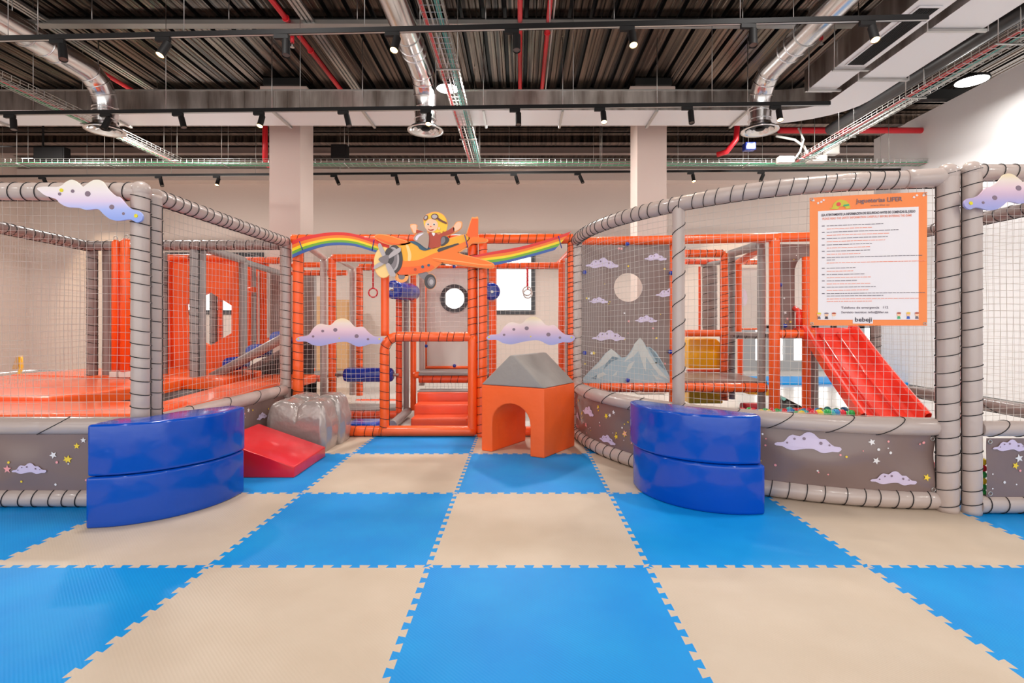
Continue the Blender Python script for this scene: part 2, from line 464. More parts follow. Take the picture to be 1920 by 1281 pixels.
for i, (yy, zz, hh, mm) in enumerate(((9.3, 4.72, .16, SHEET), (10.2, 4.7, .14, SHEET), (10.9, 4.72, .12, GREY_SHADED), (6.35, 4.83, .06, SHEETD))):
    b = MB(); b.box((RX0, yy, zz), (RX1, yy+.08, zz+hh), mm); b.box((RX0, yy-.03, zz-.012), (RX1, yy+.11, zz), mm)
    struct('beam_%d' % (i+1), b)
for i, (px0, px1) in enumerate(((505, 563), (1195, 1250))):
    b = MB(); xa, xb = X_(px0, 8), X_(px1, 8); b.box((xa, 8, 0), (xb, 8.5, RZ-.02), COLM)
    b.box((xa-.12, 7.95, 4.62), (xb+.12, 8.5, 4.78), COLM); b.box((xa-.05, 7.9, 4.78), (xb+.05, 8.5, 4.89), SHEETD)
    struct('column_%d' % (i+1), b)

# ------------------------------------------------------------------ services under the roof
def rect_duct():
    t = thing('rectangular_air_duct', 'long rectangular foil air duct crossing before the two columns, curving forward at its right end', 'air duct')
    Y0, Y1, Z0, Z1 = 6.8, 7.33, 3.93, 4.2
    path = [(-11.4, 0), (3.0, 0)]                   # centre line x, then a quarter bend forward
    cx, cy, rr = 3.0, 6.565, .5
    inner = [(-11.4, Y0), (3.35, Y0)]; outer = [(-11.4, Y1), (3.1, Y1)]
    for k in range(1, 9):
        a = k/8*math.pi/2
        inner.append((3.35+.59*math.sin(a), 6.5+.3*math.cos(a))); outer.append((3.1+1.34*math.sin(a), 6.5+.83*math.cos(a)))
    inner.append((3.94, 1.0)); outer.append((4.44, 1.0))
    def strip(lo, hi, m, name):
        b = MB(); n = len(lo)
        b.add(lo+hi, [(i, i+1, n+i+1, n+i) for i in range(n-1)], m); return b
    bp = strip([(x, y, Z0) for x, y in inner], [(x, y, Z0) for x, y in outer], DUCTP, '')
    n = len(inner)
    bp.add([(x, y, Z1) for x, y in inner]+[(x, y, Z1) for x, y in outer], [(i, i+1, n+i+1, n+i) for i in range(n-1)], DUCTP)
    bp.build('bottom_panel', t, fix=False)
    for side, name in ((inner, 'side_panel'), (outer, 'side_panel')):
        s = strip([(x, y, Z0) for x, y in side], [(x, y, Z1) for x, y in side], DUCTF, '')
        s.build(name, t, fix=False)
    c = MB(); x = -11.2
    while x < 3.3:                                  # folded joints between duct lengths
        c.box((x, Y0-.006, Z0), (x+.012, Y0, Z1), DUCTF); x += random.choice((.13, .15, .16))
    c.box((-11.4, Y0-.012, Z1-.012), (3.35, Y0, Z1+.004), STEEL); c.build('joint_seam', t)
    for x in (-7.3, -5.6, -3.3, -2.1, -.5, .55, 1.8, 3.0):
        h = MB(); h.box((x, Y0-.03, Z0-.03), (x+.03, Y1+.03, Z0-.005), STEEL); h.tube([(x+.015, Y0-.02, Z0-.03), (x+.015, Y0-.02, RC)], .006, STEEL, 5); h.build('hanger', t)
    for y in (2.2, 3.6, 4.9, 5.9):
        h = MB(); h.box((3.9, y, Z0-.03), (4.48, y+.03, Z0-.005), STEEL); h.tube([(3.9, y, Z0-.03), (3.9, y, RC)], .006, STEEL, 5); h.tube([(4.48, y, Z0-.03), (4.48, y, RC)], .006, STEEL, 5); h.build('hanger', t)
    t = thing('grille_air_duct', 'narrow rectangular air duct with a black slatted grille, running forward beside the wide duct', 'air duct')
    b = MB(); b.box((3.49, 1, Z0), (3.82, 6.27, Z1), DUCTP); 
    b.box((3.484, 1, Z0), (3.49, 6.27, Z1), DUCTF); b.build('duct_body', t)
    g = MB(); ya, yb = 4.55, 5.6
    g.box((3.55, ya, Z0-.012), (3.76, yb, Z0-.002), DUCTP)
    k = 0
    while 3.57+k*.022 < 3.74: g.box((3.57+k*.022, ya+.03, Z0-.018), (3.58+k*.022, yb-.03, Z0-.011), BLACK); k += 1
    g.box((3.565, ya+.02, Z0-.0135), (3.745, yb-.02, Z0-.0122), SHEETD)
    g.build('grille', t)
    for y in (2.4, 4.2, 5.65, 6.15): h = MB(); h.box((3.46, y, Z0-.035), (3.86, y+.03, Z0-.014), STEEL); h.tube([(3.47, y, Z0-.03), (3.47, y, RC)], .006, STEEL, 5); h.build('hanger', t)
rect_duct()
def round_duct(x, label, group='round ventilation ducts'):
    t = thing('round_ventilation_duct', label, 'air duct', group)
    z, ye, r = 4.16, 6.1, .135
    pts = [(x, .5, z)] + [(x, y, z) for y in (2, 3, 4, 5, 5.7)]
    for k in range(1, 7):
        a = k/6*math.pi/2; pts.append((x, 6.1+.35*math.sin(a)-.0, z-.35+.35*math.cos(a)))
    pts[6:6] = [(x, 6.1, z)]
    pts += [(x, 6.45, 3.74), (x, 6.45, 3.6)]
    b = MB(); b.tube(resample(pts, .25), r, GALV, 28, caps=False); b.build('duct_pipe', t, fix=False)
    s = MB()
    for y in (1.6, 3.0, 4.45, 4.6, 5.6, 5.75): s.ring((x, y, z), (0, 1, 0), r+.003, .006, GALV, 28)
    for k in (1, 2.6, 4.2): a = k/6*math.pi/2; s.ring((x, 6.1+.35*math.sin(a), z-.35+.35*math.cos(a)), (0, math.cos(a), -math.sin(a)), r+.003, .006, GALV, 28)
    for zz in (3.8, 3.76, 3.66): s.ring((x, 6.45, zz), (0, 0, 1), r+.003, .006, GALV, 28)
    s.build('duct_seam', t, fix=False)
    d = MB()
    prof = [(r, 3.62), (r+.01, 3.58), (.2, 3.545), (.225, 3.53), (.225, 3.52), (.19, 3.525), (.17, 3.54)]
    lathe(d, (x, 6.45), prof, GALV); lathe(d, (x, 6.45), [(.16, 3.53), (.125, 3.55), (.11, 3.58)], GALV); lathe(d, (x, 6.45), [(.1, 3.525), (.065, 3.55)], GALV); lathe(d, (x, 6.45), [(.0, 3.53), (.05, 3.535), (.055, 3.56)], BLACK)
    lathe(d, (x, 6.45), [(.0, 3.585), (.19, 3.56)], SHEETD)
    d.build('diffuser', t, fix=False)
    for y in (2.5, 4.0, 5.4): h = MB(); h.tube([(x-r, y, z), (x-r, y, RC)], .005, STEEL, 5); h.tube([(x+r, y, z), (x+r, y, RC)], .005, STEEL, 5); h.ring((x, y, z), (0, 1, 0), r+.004, .005, STEEL, 24); h.build('hanger', t, fix=False)
def lathe(b, c, prof, m, n=32):
    vs = [(c[0]+r*math.cos(2*math.pi*i/n), c[1]+r*math.sin(2*math.pi*i/n), z) for r, z in prof for i in range(n)]
    b.add(vs, [(j*n+i, j*n+(i+1) % n, (j+1)*n+(i+1) % n, (j+1)*n+i) for j in range(len(prof)-1) for i in range(n)], m, True)
round_duct(-5.22, 'round steel ventilation duct over the trampoline, leftmost of three, ending in a round diffuser')
round_duct(-1.19, 'round steel ventilation duct above the aeroplane sign, between the two columns')
round_duct(3.02, 'round steel ventilation duct beside the grille duct, right of the second column')

def tray(pts, w, label, cables, group='wire cable trays', hang=()):
    t = thing('wire_cable_tray', label, 'cable tray', group)
    a, c = Vector(pts[0]), Vector(pts[1]); d = (c-a).normalized(); s = Vector((d.y, -d.x, 0)); L = (c-a).length
    b = MB(); h = .07
    for q in (-1, -.6, -.2, .2, .6, 1): b.tube([a+s*(w/2*q), c+s*(w/2*q)], .0038, STEEL, 4, caps=False)
    for q in (-1, 1):
        for z in (.5, 1): b.tube([a+s*(w/2*q)+Vector((0, 0, h*z)), c+s*(w/2*q)+Vector((0, 0, h*z))], .0038, STEEL, 4, caps=False)
    k = 0
    while k < L:
        p = a+d*k; b.tube([p+s*(-w/2)+Vector((0, 0, h)), p-s*(w/2), p+s*(w/2), p+s*(w/2)+Vector((0, 0, h))], .0038, STEEL, 4, caps=False, smooth=False); k += .1
    b.build('wire_mesh', t, fix=False)
    for q, m, n in cables:
        cb = MB()
        for j in range(n):
            ph = random.random()*6
            pp = [a+d*(L*i/24)+s*(w*(q+.07*j+.015*math.sin(i*.9+ph)))+Vector((0, 0, .012+.008*math.sin(i*.7+ph))) for i in range(25)]
            cb.tube(pp, .009, m, 5, caps=False)
        cb.build('cable', t, fix=False)
    for k in hang:
        hb = MB(); p = a+d*k
        for q in (-1, 1): hb.tube([p+s*(w/2*q), Vector(((p+s*(w/2*q)).x, p.y+(s*(w/2*q)).y, RC))], .005, STEEL, 5)
        hb.tube([p-s*(w/2+.03)-Vector((0, 0, .01)), p+s*(w/2+.03)-Vector((0, 0, .01))], .01, STEEL, 6)
        hb.build('hanger', t, fix=False)
tray([(-5.87, 1, 3.84), (-5.87, 8.75, 3.84)], .22, 'wire cable tray with green cables under the leftmost round duct', [(-.4, CABG, 2), (-.1, CABR, 1)], hang=(3.7, 4.6, 6.0, 7.6))
tray([(-.77, 1, 3.84), (-.77, 8.72, 3.84)], .2, 'wire cable tray with teal and pink cables beside the middle round duct', [(-.42, CABR, 2), (.2, CABT, 3), (-.1, CABW, 1)], hang=(3.2, 4.5, 6.6))
tray([(4.78, 1, 3.84), (4.78, 8.72, 3.84)], .22, 'wire cable tray with pink cables next to the black pipe at the right wall', [(-.4, CABR, 3), (.0, CABT, 1), (.3, CABW, 2)], hang=(3.0, 4.0, 5.2, 6.5, 7.5))
tray([(-11.3, 8.85, 3.84), (7.6, 8.85, 3.84)], .2, 'long wire cable tray full of green cables running across behind the columns', [(-.42, CABG, 3), (0, CABT, 2), (.2, CABR, 1), (.33, CABG, 1)], hang=(.9, 2.7, 4.2, 6.2, 8.3, 10.6, 12.7, 15.2, 17.6))

def pipe(name, pts, r, m, label, cat, group=None, seg=14, rings=()):
    b = MB(); b.tube(pts, r, m, seg)
    for y in rings: b.ring((pts[0][0], y, pts[0][2]), (0, 1, 0), r+.004, .007, m)
    return tag(b.build(name, fix=False), label, cat, group)
pipe('red_sprinkler_pipe', [(-2.7, .5, 4.62), (-2.7, 8.3, 4.62)], .032, REDP, 'red sprinkler pipe above the left column, leftmost of the long red pipes', 'pipe', rings=(5.9, 6.6))
pipe('red_sprinkler_pipe', [(0, .5, 4.62), (0, 8.3, 4.62)], .028, REDP, 'red sprinkler pipe straight ahead, plain, beside a black spotlight', 'pipe')
pipe('red_sprinkler_pipe', [(.33, .5, 4.62), (.33, 8.3, 4.62)], .028, REDP, 'red sprinkler pipe with steel conduit clipped along it, next to the plain red pipe', 'pipe', rings=(6.2,))
pipe('red_sprinkler_pipe', [(-5.86, 6.9, 4.62), (-5.86, 8.3, 4.62)], .03, REDP, 'short red pipe behind the elbow of the leftmost round duct', 'pipe')
pipe('red_sprinkler_pipe', [(4.5, 8.9, 4.45), (7.6, 8.9, 4.45)], .05, REDP, 'thick red pipe crossing behind the black pipe at the right', 'pipe')
pipe('red_sprinkler_pipe', [(X_(497, 9), 9.0, 4.7), (X_(497, 9), 9.0, 3.98), (X_(503, 9.2), 9.2, 3.93)], .045, REDP, 'short red pipe drop just left of the left column', 'pipe')
pipe('red_sprinkler_pipe', [(X_(1384, 8.6), 8.6, 4.6), tuple(P(1380, 262, 8.6)), tuple(P(1362, 285, 8.6)), tuple(P(1345, 290, 8.7))], .045, REDP, 'red pipe curving down beneath the right round diffuser', 'pipe')
pipe('black_insulated_pipe', [(4.97, .8, 4.2), (4.97, 8.2, 4.2)], .085, BLACKP, 'thick black insulated pipe between the wide duct and the right cable tray', 'pipe')
pipe('white_conduit', [(X_(1030+8, 5)+.06, .5, 4.66), (X_(1030+8, 5)+.06, 8.3, 4.66)], .01, CABW, 'thin pale conduit alongside the clipped red pipe', 'conduit')
for k, (px, dx) in enumerate(((-5.6, 'pale steel strut channel running forward near the leftmost round duct'), (-2.52, 'pale steel strut channel beside the leftmost red sprinkler pipe'))):
    b = MB()
    for q in (0, .05, .1): b.box((px+q, .5, 4.6), (px+q+.03, 8.3, 4.63), STEEL)
    b.box((px, .5, 4.63), (px+.13, 8.3, 4.636), STEEL)
    tag(b.build('strut_channel'), dx, 'steel channel')
b = MB(); b.box((-5.75, 5.96, 4.58), (4.0, 6.0, 4.64), STEEL); b.box((-5.75, 5.93, 4.572), (4.0, 6.03, 4.58), STEEL)
for x in (-5, -3.4, -1.9, -.4, 1.1, 2.6): b.tube([(x, 5.98, 4.64), (x, 5.98, RC)], .006, STEEL, 5)
tag(b.build('strut_channel'), 'long steel strut crossing the hall just below the roof sheet', 'steel channel')
# sprinkler heads, junction boxes, detector
for px, py, Y, lab in ((548, 80, 5.9, 'small red sprinkler head beside the leftmost red pipe'), (1540, 75, 6.2, 'small red and brass sprinkler head beside the grille duct')):
    p = P(px, py, Y); b = MB(); b.tube([p+Vector((0, 0, .1)), p], .022, REDP, 10); b.tube([p, p-Vector((0, 0, .05))], .01, STEEL, 8); b.tube([p-Vector((0, 0, .05)), p-Vector((0, 0, .056))], .024, STEEL, 10)
    tag(b.build('sprinkler_head', fix=False), lab, 'sprinkler', 'sprinkler heads')
for (x0, y0, x1, y1), Y, m, lab in (((1462, 292, 1490, 304), 8.6, WHITE, 'white junction box under the rear cable tray, left of a pair'), ((1518, 290, 1552, 302), 8.6, WHITE, 'white junction box under the rear cable tray, right of a pair'), ((1552, 268, 1575, 288), 8.6, WHITE, 'white sensor box where the right tray meets the rear tray'), ((1398, 266, 1418, 280), 8.6, BLUED, 'small blue box above the rear cable tray near the right column'), ((620, 270, 650, 296), 8.7, BLACK, 'black box on the rear cable tray beside the left column'), ((62, 275, 120, 300), 9.0, BLACK, 'black sloping bracket above the rear tray at far left')):
    a, c = P(x0, y1, Y), P(x1, y0, Y); b = MB(); b.box((a.x, Y, a.z), (c.x, Y+.14, c.z), m)
    if lab.startswith('black sloping'): b.box((a.x+.1, Y+.05, c.z), (a.x+.13, Y+.08, RC), m)
    o = b.build('junction_box', bevel=.012); lid = MB(); lid.box((a.x+.02, Y-.008, a.z+.02), (c.x-.02, Y, c.z-.02), m); lid.build('box_lid', o); tag(o, lab, 'junction box')
for px, py, Y, lab in ((327, 60, 0, ''),):
    pass
pipe('grey_flex_conduit', [tuple(P(*q, 8.6)) for q in ((1455, 255), (1490, 262), (1508, 275), (1515, 292))], .02, CABW, 'pale curved flexible conduit above the rear tray near the right diffuser', 'conduit')
pipe('grey_flex_conduit', [tuple(P(*q, 8.5)) for q in ((1497, 240), (1507, 262), (1500, 285), (1490, 298))], .015, CABW, 'thin pale flexible conduit hanging beside the curved one', 'conduit')

def highbay(x, y, z, label, power=HIGHBAY_W, sc=1):
    t = thing('highbay_lamp', label, 'ceiling lamp', 'round highbay lamps', (x, y, z))
    b = MB(); lathe(b, (0, 0), [(0, .09), (.06, .09), (.07, .04), (.19, .03), (.2, .0), (.185, -.005)], BLACK); b.build('housing', t, fix=False)
    d = MB(); lathe(d, (0, 0), [(.184, -.004), (.1, -.012), (0, -.014)], LIGHTON); d.build('diffuser', t, fix=False)
    c = MB(); c.tube([(0, 0, .09), (0, 0, RC-z)], .005, STEEL, 5); c.build('suspension_wire', t, fix=False)
    lamp('highbay_light', 'AREA', (0, 0, -.03), power, (1, .97, .93), .36, parent=t); t.scale = (sc, sc, 1)
    return t
hb1 = highbay(-.89, 6.3, 3.99, 'bright round highbay lamp in front of the foil duct between the columns', 40, .72)
hb2 = highbay(6.15, 6.97, 4.4, 'bright round highbay lamp beside the right wall', 28)
for x, w in ((-8, 'behind the foil duct, over the hexagon wall side of the hall'), (-5.6, 'behind the foil duct, left of the left column'), (-.1, 'behind the foil duct, left of the right column'), (4.2, 'behind the foil duct, right of the right column')): highbay(x, 7.9, 4.28, 'added highbay lamp hidden '+w, 120)  # unseen lamps added to brighten the back of the hall
for x in (-6.5, -2.2, 2.2, 6):
    for y in (3.2, -.6): highbay(x, y, 4.3, 'added highbay lamp of the near rows, out of view')['group'] = 'added highbay lamps out of view'  # unseen lamp rows added to light the near side

def make_track(p0, p1, label, lights, where):
    t = thing('lighting_track', label, 'lighting track')
    a, c = Vector(p0), Vector(p1)
    b = MB(); d = (c-a).normalized(); s = Vector((d.y, -d.x, 0))*.018
    def bar(q0, q1, hz, m):
        vs = []
        for e in (a, c):
            for sx, z in ((-1, q0), (1, q0), (1, q1), (-1, q1)): vs.append(e+s*sx*hz+Vector((0, 0, z)))
        b.add(vs, [(0,1,5,4),(1,2,6,5),(2,3,7,6),(3,0,4,7),(0,3,2,1),(4,5,6,7)], m)
    bar(-.02, .02, 1, BLACK); bar(-.021, -.0195, .5, STEEL); b.build('track_rail', t)
    L = (c-a).length; k = .5
    while k < L: w = MB(); p = a+d*k; w.tube([p+Vector((0, 0, .02)), (p.x, p.y, RC)], .0035, STEEL, 4); k += 1.55; w.build('suspension_wire', t, fix=False)
    for n, (px, on, tx, tz) in enumerate(lights):
        # point of the track seen at px
        k = ((px-CX)/F*a.y - a.x)/((c.x-a.x) - (px-CX)/F*(c.y-a.y)); p = a.lerp(c, k)
        hint = 'lit warm' if on else 'unlit'
        ordn = ['first', 'second', 'third', 'fourth', 'fifth', 'sixth', 'seventh', 'eighth', 'ninth', 'tenth'][n]
        u = thing('track_spotlight', '%s black spotlight, %s from the left on the %s' % (hint, ordn, where), 'spotlight', 'black track spotlights', p)
        g = MB(); g.box((-.07, -.016, -.055), (.05, .016, -.021), BLACK); g.tube([(.03, 0, -.055), (.03, 0, -.09)], .01, BLACK, 8); g.build('adapter', u)
        ax = Vector((tx, -.25 if not on else -.45, tz)).normalized(); o0 = Vector((.03, 0, -.07)); hd = MB()
        hd.tube([o0, o0+ax*.15], .032, BLACK, 16, caps=False); hd.tube([o0, o0+ax*.002], .032, BLACK, 16); hd.build('lamp_head', u, fix=False)
        ln = MB(); ln.tube([o0+ax*.135, o0+ax*.14], .031, LENSON if on else LENSOFF, 16)
        ln.build('lens', u, fix=False)
        if on:
            ax2 = ax
            lamp('spot_beam', 'SPOT', o0+ax*.16, SPOT_W, (1, .8, .58), rot=ax2.to_track_quat('-Z', 'Y').to_euler(), parent=u, angle=R(60))
    return t
T = make_track
T((-4.9, 4.42, 3.55), (3.28, 4.12, 3.565), 'black lighting track nearest the camera, crossing all three round ducts', [(110, 0, .3, -1), (308, 1, -.2, -1), (530, 0, .1, -1), (738, 1, -.1, -1), (962, 0, 0, -1), (1178, 1, 0, -1), (1405, 0, -.1, -1), (1628, 1, -.1, -1)], 'nearest lighting track')
T((-6.1, 5.9, 3.52), (3.45, 5.7, 3.55), 'black lighting track in front of the rectangular foil duct', [(20, 0, .3, -1), (200, 0, -.3, -1), (335, 0, .4, -1), (487, 1, 0, -1), (645, 0, .3, -1), (800, 1, 0, -1), (967, 0, 0, -1), (1126, 1, 0, -1), (1290, 0, 0, -1), (1455, 1, -.1, -1)], 'lighting track below the foil duct')
T((-10, 9.4, 3.79), (7.5, 9.4, 3.92), 'black lighting track furthest from the camera, along the top of the back wall', [(80, 0, .5, -.6), (298, 0, .4, -1), (407, 1, 0, -1), (627, 0, .5, -1), (740, 0, .3, -1), (852, 0, .4, -1), (964, 0, .3, -1), (1084, 0, .4, -1), (1296, 1, 0, -1), (1428, 0, -.5, -1)], 'furthest lighting track')
# warm wall washers on the furthest track throw the two scallops on the back wall
lamp('wall_washer', 'SPOT', (-9.6, 10.2, 4.2), 160, (1, .8, .55), rot=(Vector((0, .75, -1)).to_track_quat('-Z', 'Y').to_euler()), angle=R(52))
lamp('wall_washer', 'SPOT', (4.9, 10.2, 4.2), 130, (1, .85, .62), rot=(Vector((0, .75, -1)).to_track_quat('-Z', 'Y').to_euler()), angle=R(52))
# ------------------------------------------------------------------ left: trampoline enclosure fence
CORD = .085
def elbow(p, r, m, parent, name='corner_sleeve'):
    b = MB(); b.sphere(p, r*1.03, m, 16, 10); return b.build(name, parent, fix=False)
tf = thing('trampoline_fence', 'grey padded fence with net and starry skirt around the trampoline, behind the left blue blocks', 'fence')
ZT, ZM, ZB = 1.898, .485, .055
pad('post', [(-2.28, 3.08, 0), (-2.28, 3.08, ZT+.02)], .052, GREY, tf, CORD*.95)
pad('post', [(-2.283, 3.185, 0), (-2.283, 3.185, ZT)], .052, GREY, tf, CORD*.95)
pad('post', [(-2.285, 4.99, 0), (-2.285, 4.99, ZT-.01)], .05, GREY, tf, CORD)
elbow((-2.28, 3.08, ZT+.005), .055, GREY, tf)
pad('top_rail', [(-4.4, 3.08, ZT), (-2.28, 3.08, ZT)], .053, GREY, tf, CORD)
pad('top_rail', [(-2.283, 3.2, ZT), (-2.285, 4.99, ZT-.005)], .05, GREY, tf, CORD*.95)
pad('middle_rail', [(-4.4, 3.1, ZM), (-2.33, 3.1, ZM)], .054, GREY, tf, .62, wrap=.12)
pad('middle_rail', [(-2.275, 3.24, ZM), (-2.285, 4.94, ZM-.03)], .054, GREY, tf, .42, wrap=.07)
pad('bottom_rail', [(-4.4, 3.09, ZB), (-2.33, 3.09, ZB)], .053, GREY, tf, CORD)
pad('bottom_rail', [(-2.275, 3.24, ZB), (-2.285, 4.94, ZB)], .053, GREY, tf, CORD)
net(flatS(-4.4, -2.33, ZM+.05, ZT-.05, 3.08), 2.07, 1.31, tf)
net(lambda u, v: (-2.283, 3.24+1.7*u, ZM+.05+1.3*v), 1.7, 1.3, tf)
def skirtS(path, z0, z1, fold=.012, seed=0):
    """surface over metres: path(x) -> (X, Y, nx, ny); soft folds like slack vinyl"""
    def S(x, y, off=0):
        X, Y, nx, ny = path(x); f = fold*(math.sin(3.1*x+6*y+seed)*.6 + math.sin(7*x-11*y+seed*2)*.3 + math.sin(13*x+17*y)*.12)*math.sin(math.pi*min(1, max(0, y/(z1-z0))))
        o = f + off; return (X+nx*o, Y+ny*o, z0+y)
    return S
def skirt(name, path, W, z0, z1, parent, clouds, nstars, seed, fold=.014, label=None):
    S = skirtS(path, z0, z1, fold, seed); b = MB(); Hh = z1-z0
    b.grid(lambda u, v: S(u*W, v*Hh), max(12, int(W*40)), 16, STAR)
    av = []
    for x, y, w, fl in clouds: print_cloud(b, S, x, y, w, fl); av += [(x, y, w*.42), (x-w*.3, y, w*.25), (x+w*.3, y, w*.25)]
    print_stars(b, S, W, Hh, nstars, seed, avoid=av, size=1.25)
    o = b.build(name, parent, fix=False)
    r = MB()
    for x in (.02, W-.02):
        for y in (.02, Hh-.02):
            p = S(x, y, .003); X, Y, nx, ny = path(x); r.ring(p, (nx, ny, 0), .011, .003, STEEL, 12)
    r.build('eyelet', o, fix=False); return o
skirt('starry_skirt', lambda x: (-4.4+x, 3.07, 0, -1), 2.05, .10, .44, tf, [(1.47, .14, .2, 0), (1.1, .21, .2, 0), (1.99, .25, .18, 0), (.5, .12, .2, 0)], 70, 3)
skirt('starry_skirt', lambda x: (-2.255, 3.25+x, 1, 0), 1.68, .10, .42, tf, [(.5, .15, .2, 0), (1.2, .2, .18, 0)], 50, 4)
# the far runs of the same enclosure
pad('post', [(-4.47, 5.35, 0), (-4.47, 5.35, ZT)], .05, GREY_SHADED, tf, CORD*1.2)
pad('post', [(-4.36, 5.42, 0), (-4.36, 5.42, ZT)], .05, GREY_SHADED, tf)
pad('post', [(-4.28, 5.5, 0), (-4.28, 5.5, ZT)], .048, GREY_SHADED, tf, CORD*1.2)
pad('top_rail', [(-4.15, 3.1, ZT), (-4.47, 5.35, ZT)], .05, GREY_SHADED, tf, CORD*1.1)
pad('top_rail', [(-4.47, 5.25, ZT), (-2.34, 5.12, ZT-.01)], .048, GREY_SHADED, tf, CORD*1.1)
pad('post', [(X_(364, 5.2), 5.2, .5), (X_(364, 5.2), 5.2, ZT)], .042, GREYD, tf, CORD)
pad('post', [(X_(378, 5.25), 5.26, .5), (X_(378, 5.25), 5.26, ZT)], .036, GREYD, tf)
pad('post', [(X_(307, 5.5), 5.5, .5), (X_(307, 5.5), 5.5, 1.85)], .036, GREY_SHADED, tf, CORD)
pad('top_rail', [(X_(380, 5.25), 5.26, ZT-.02), (X_(456, 6.3), 6.3, ZT-.02)], .045, GREYD, tf)
pad('post', [(X_(456, 6.3), 6.3, .5), (X_(456, 6.3), 6.3, ZT-.02)], .045, GREYD, tf)
pad('top_rail', [(X_(456, 6.3), 6.3, ZT-.04), (X_(528, 7.0), 7.0, ZT-.12)], .04, GREYD, tf)
net(lambda u, v: (-4.2-.27*u, 3.2+2.1*u, ZM+.05+1.33*v), 2.1, 1.33, tf, cell=.055)
net(lambda u, v: (-4.12-.27*u, 3.2+2.0*u, ZM+.05+1.33*v), 2.1, 1.33, tf, cell=.055)

# trampoline: raised orange pads round two black beds
tr = thing('trampoline', 'trampoline bed behind the left net, ringed by shiny orange safety pads', 'trampoline')
def cushion(name, poly, z0, z1, parent, m=ORANGE, bev=.02):
    b = MB(); b.plate(poly, lambda x, y, d: (x, y, z0+d), z1-z0, m); return b.build(name, parent, bevel=bev)
A0 = (-5.4, 3.2); inner = [(-4.0, 3.62), (-2.85, 3.62), (-3.05, 5.0), (-4.15, 5.0)]
cushion('safety_pad', [(-5.6, 3.25), (-2.36, 3.25), (-2.46, 3.8), (-5.2, 3.8)], .42, .53, tr)
cushion('safety_pad', [(-2.36, 3.27), (-2.345, 5.9), (-2.95, 5.9), (-2.7, 3.82), (-2.46, 3.81)], .42, .515, tr)
cushion('safety_pad', [(-5.2, 3.81), (-3.5, 3.81), (-3.3, 4.5), (-3.3, 5.0), (-5.4, 5.4)], .42, .555, tr)
cushion('safety_pad', [(-5.4, 5.42), (-3.3, 5.02), (-2.9, 5.0), (-2.97, 5.9), (-4.0, 6.15), (-5.2, 6.15)], .42, .56, tr)
b = MB(); b.grid(lambda u, v: (-3.6+1.0*u, 3.7+1.4*v, .46-.012*math.sin(math.pi*u)*math.sin(math.pi*v)), 10, 10, BEDBLK); b.build('jumping_bed', tr)
b = MB(); b.box((-5.35, 3.25, 0), (-5.25, 6.1, .42), BLACK); b.box((-2.5, 3.25, 0), (-2.42, 5.88, .42), BLACK); b.box((-5.35, 6.0, 0), (-2.42, 6.1, .42), BLACK); b.box((-5.35, 3.25, 0), (-2.42, 3.3, .42), BLACK); b.build('base_frame', tr)
# two orange padded rollers standing on the pads
for k, (px, pw, top, lab) in enumerate(((217, 6.5, 452, 'left tall orange foam post standing on the trampoline pads'), (237, 9.5, 450, 'right tall orange foam post standing on the trampoline pads'))):
    Y = 5.15; x = X_(px, Y); t = thing('foam_post', lab, 'foam post', 'orange foam posts on the trampoline')
    b = MB(); r = pw/F*Y; b.tube([(x, Y, .62), (x, Y, Z_(top, Y)-.02), (x, Y, Z_(top, Y)+.01)], lambda i: r if i < 2 else r*.6, ORANGE, 18); b.build('padding', t, fix=False)
    b = MB(); b.box((x-r, Y-.04, .56), (x+r, Y+.04, .62), WHITE); b.build('foot_block', t, bevel=.006)
    b = MB(); b.ring((x, Y, Z_(top, Y)+.03), (0, 1, 0), .02, .005, STEEL, 12); b.build('hanging_ring', t, fix=False)
# orange wall with the hexagonal window
pad('post', [(X_(400, 7.4), 7.4, .5), (X_(400, 7.4), 7.4, 1.9)], .05, GREYD, tf, .12)
pad('post', [(X_(413, 7.4), 7.4, .5), (X_(413, 7.4), 7.4, 1.9)], .035, STEPRED, tf, .12)
hw = thing('hexagon_window_wall', 'orange vinyl wall with a large hexagonal opening behind the trampoline', 'padded wall')
Y = 6.25; q = lambda px, py: (X_(px, Y), Z_(py, Y))
hexa = [q(347, 571), q(393, 547), q(434, 573), q(434, 625), q(393, 649), q(350, 627)]
b = MB(); b.plate([q(322, 484), q(447, 484), q(447, 705), q(322, 705)], lambda x, y, d: (x, Y+d, y), .06, ORANGE_SOFT, holes=[hexa]); b.build('wall_panel', hw)
pad('frame_post', [(q(317, 0)[0], Y-.02, .48), (q(317, 0)[0], Y-.02, 1.93)], .04, STEPRED, hw)
pad('frame_post', [(q(308, 0)[0], Y, .48), (q(308, 0)[0], Y, 1.93)], .03, GREY_SHADED, hw, CORD)
pad('top_rail', [(q(313, 0)[0], Y-.02, 1.9), (q(447, 0)[0], Y-.02, 1.9)], .042, ORANGE, hw, .6)
# right-hand part: slatted orange panel, posts
cp = thing('slatted_panel', 'orange slatted wall panel with a grey slab beside it, right of the hexagon wall', 'wall panel')
Y = 7.1; b = MB()
for i in range(5): b.box((X_(463+i*8, Y), Y, .75), (X_(463+i*8+7, Y), Y+.05, 1.94), ORANGE_SOFT)
b.build('orange_slat_panel', cp, bevel=.01)
b = MB(); b.box((X_(505, Y), Y+.02, .9), (X_(527, Y), Y+.08, 1.84), GREY_SHADED); b.build('grey_slab', cp, bevel=.015)
b = MB(); b.box((X_(501, Y), Y-.01, .9), (X_(504, Y), Y+.02, 1.82), WHITE); b.box((X_(485, Y), Y-.03, .8), (X_(487.5, Y), Y-.01, 1.82), WHITE); b.build('white_edge_strip', cp)
pad('post', [(X_(476, 6.9), 6.9, .7), (X_(476, 6.9), 6.9, 1.85)], .028, GREYD, cp, .3)
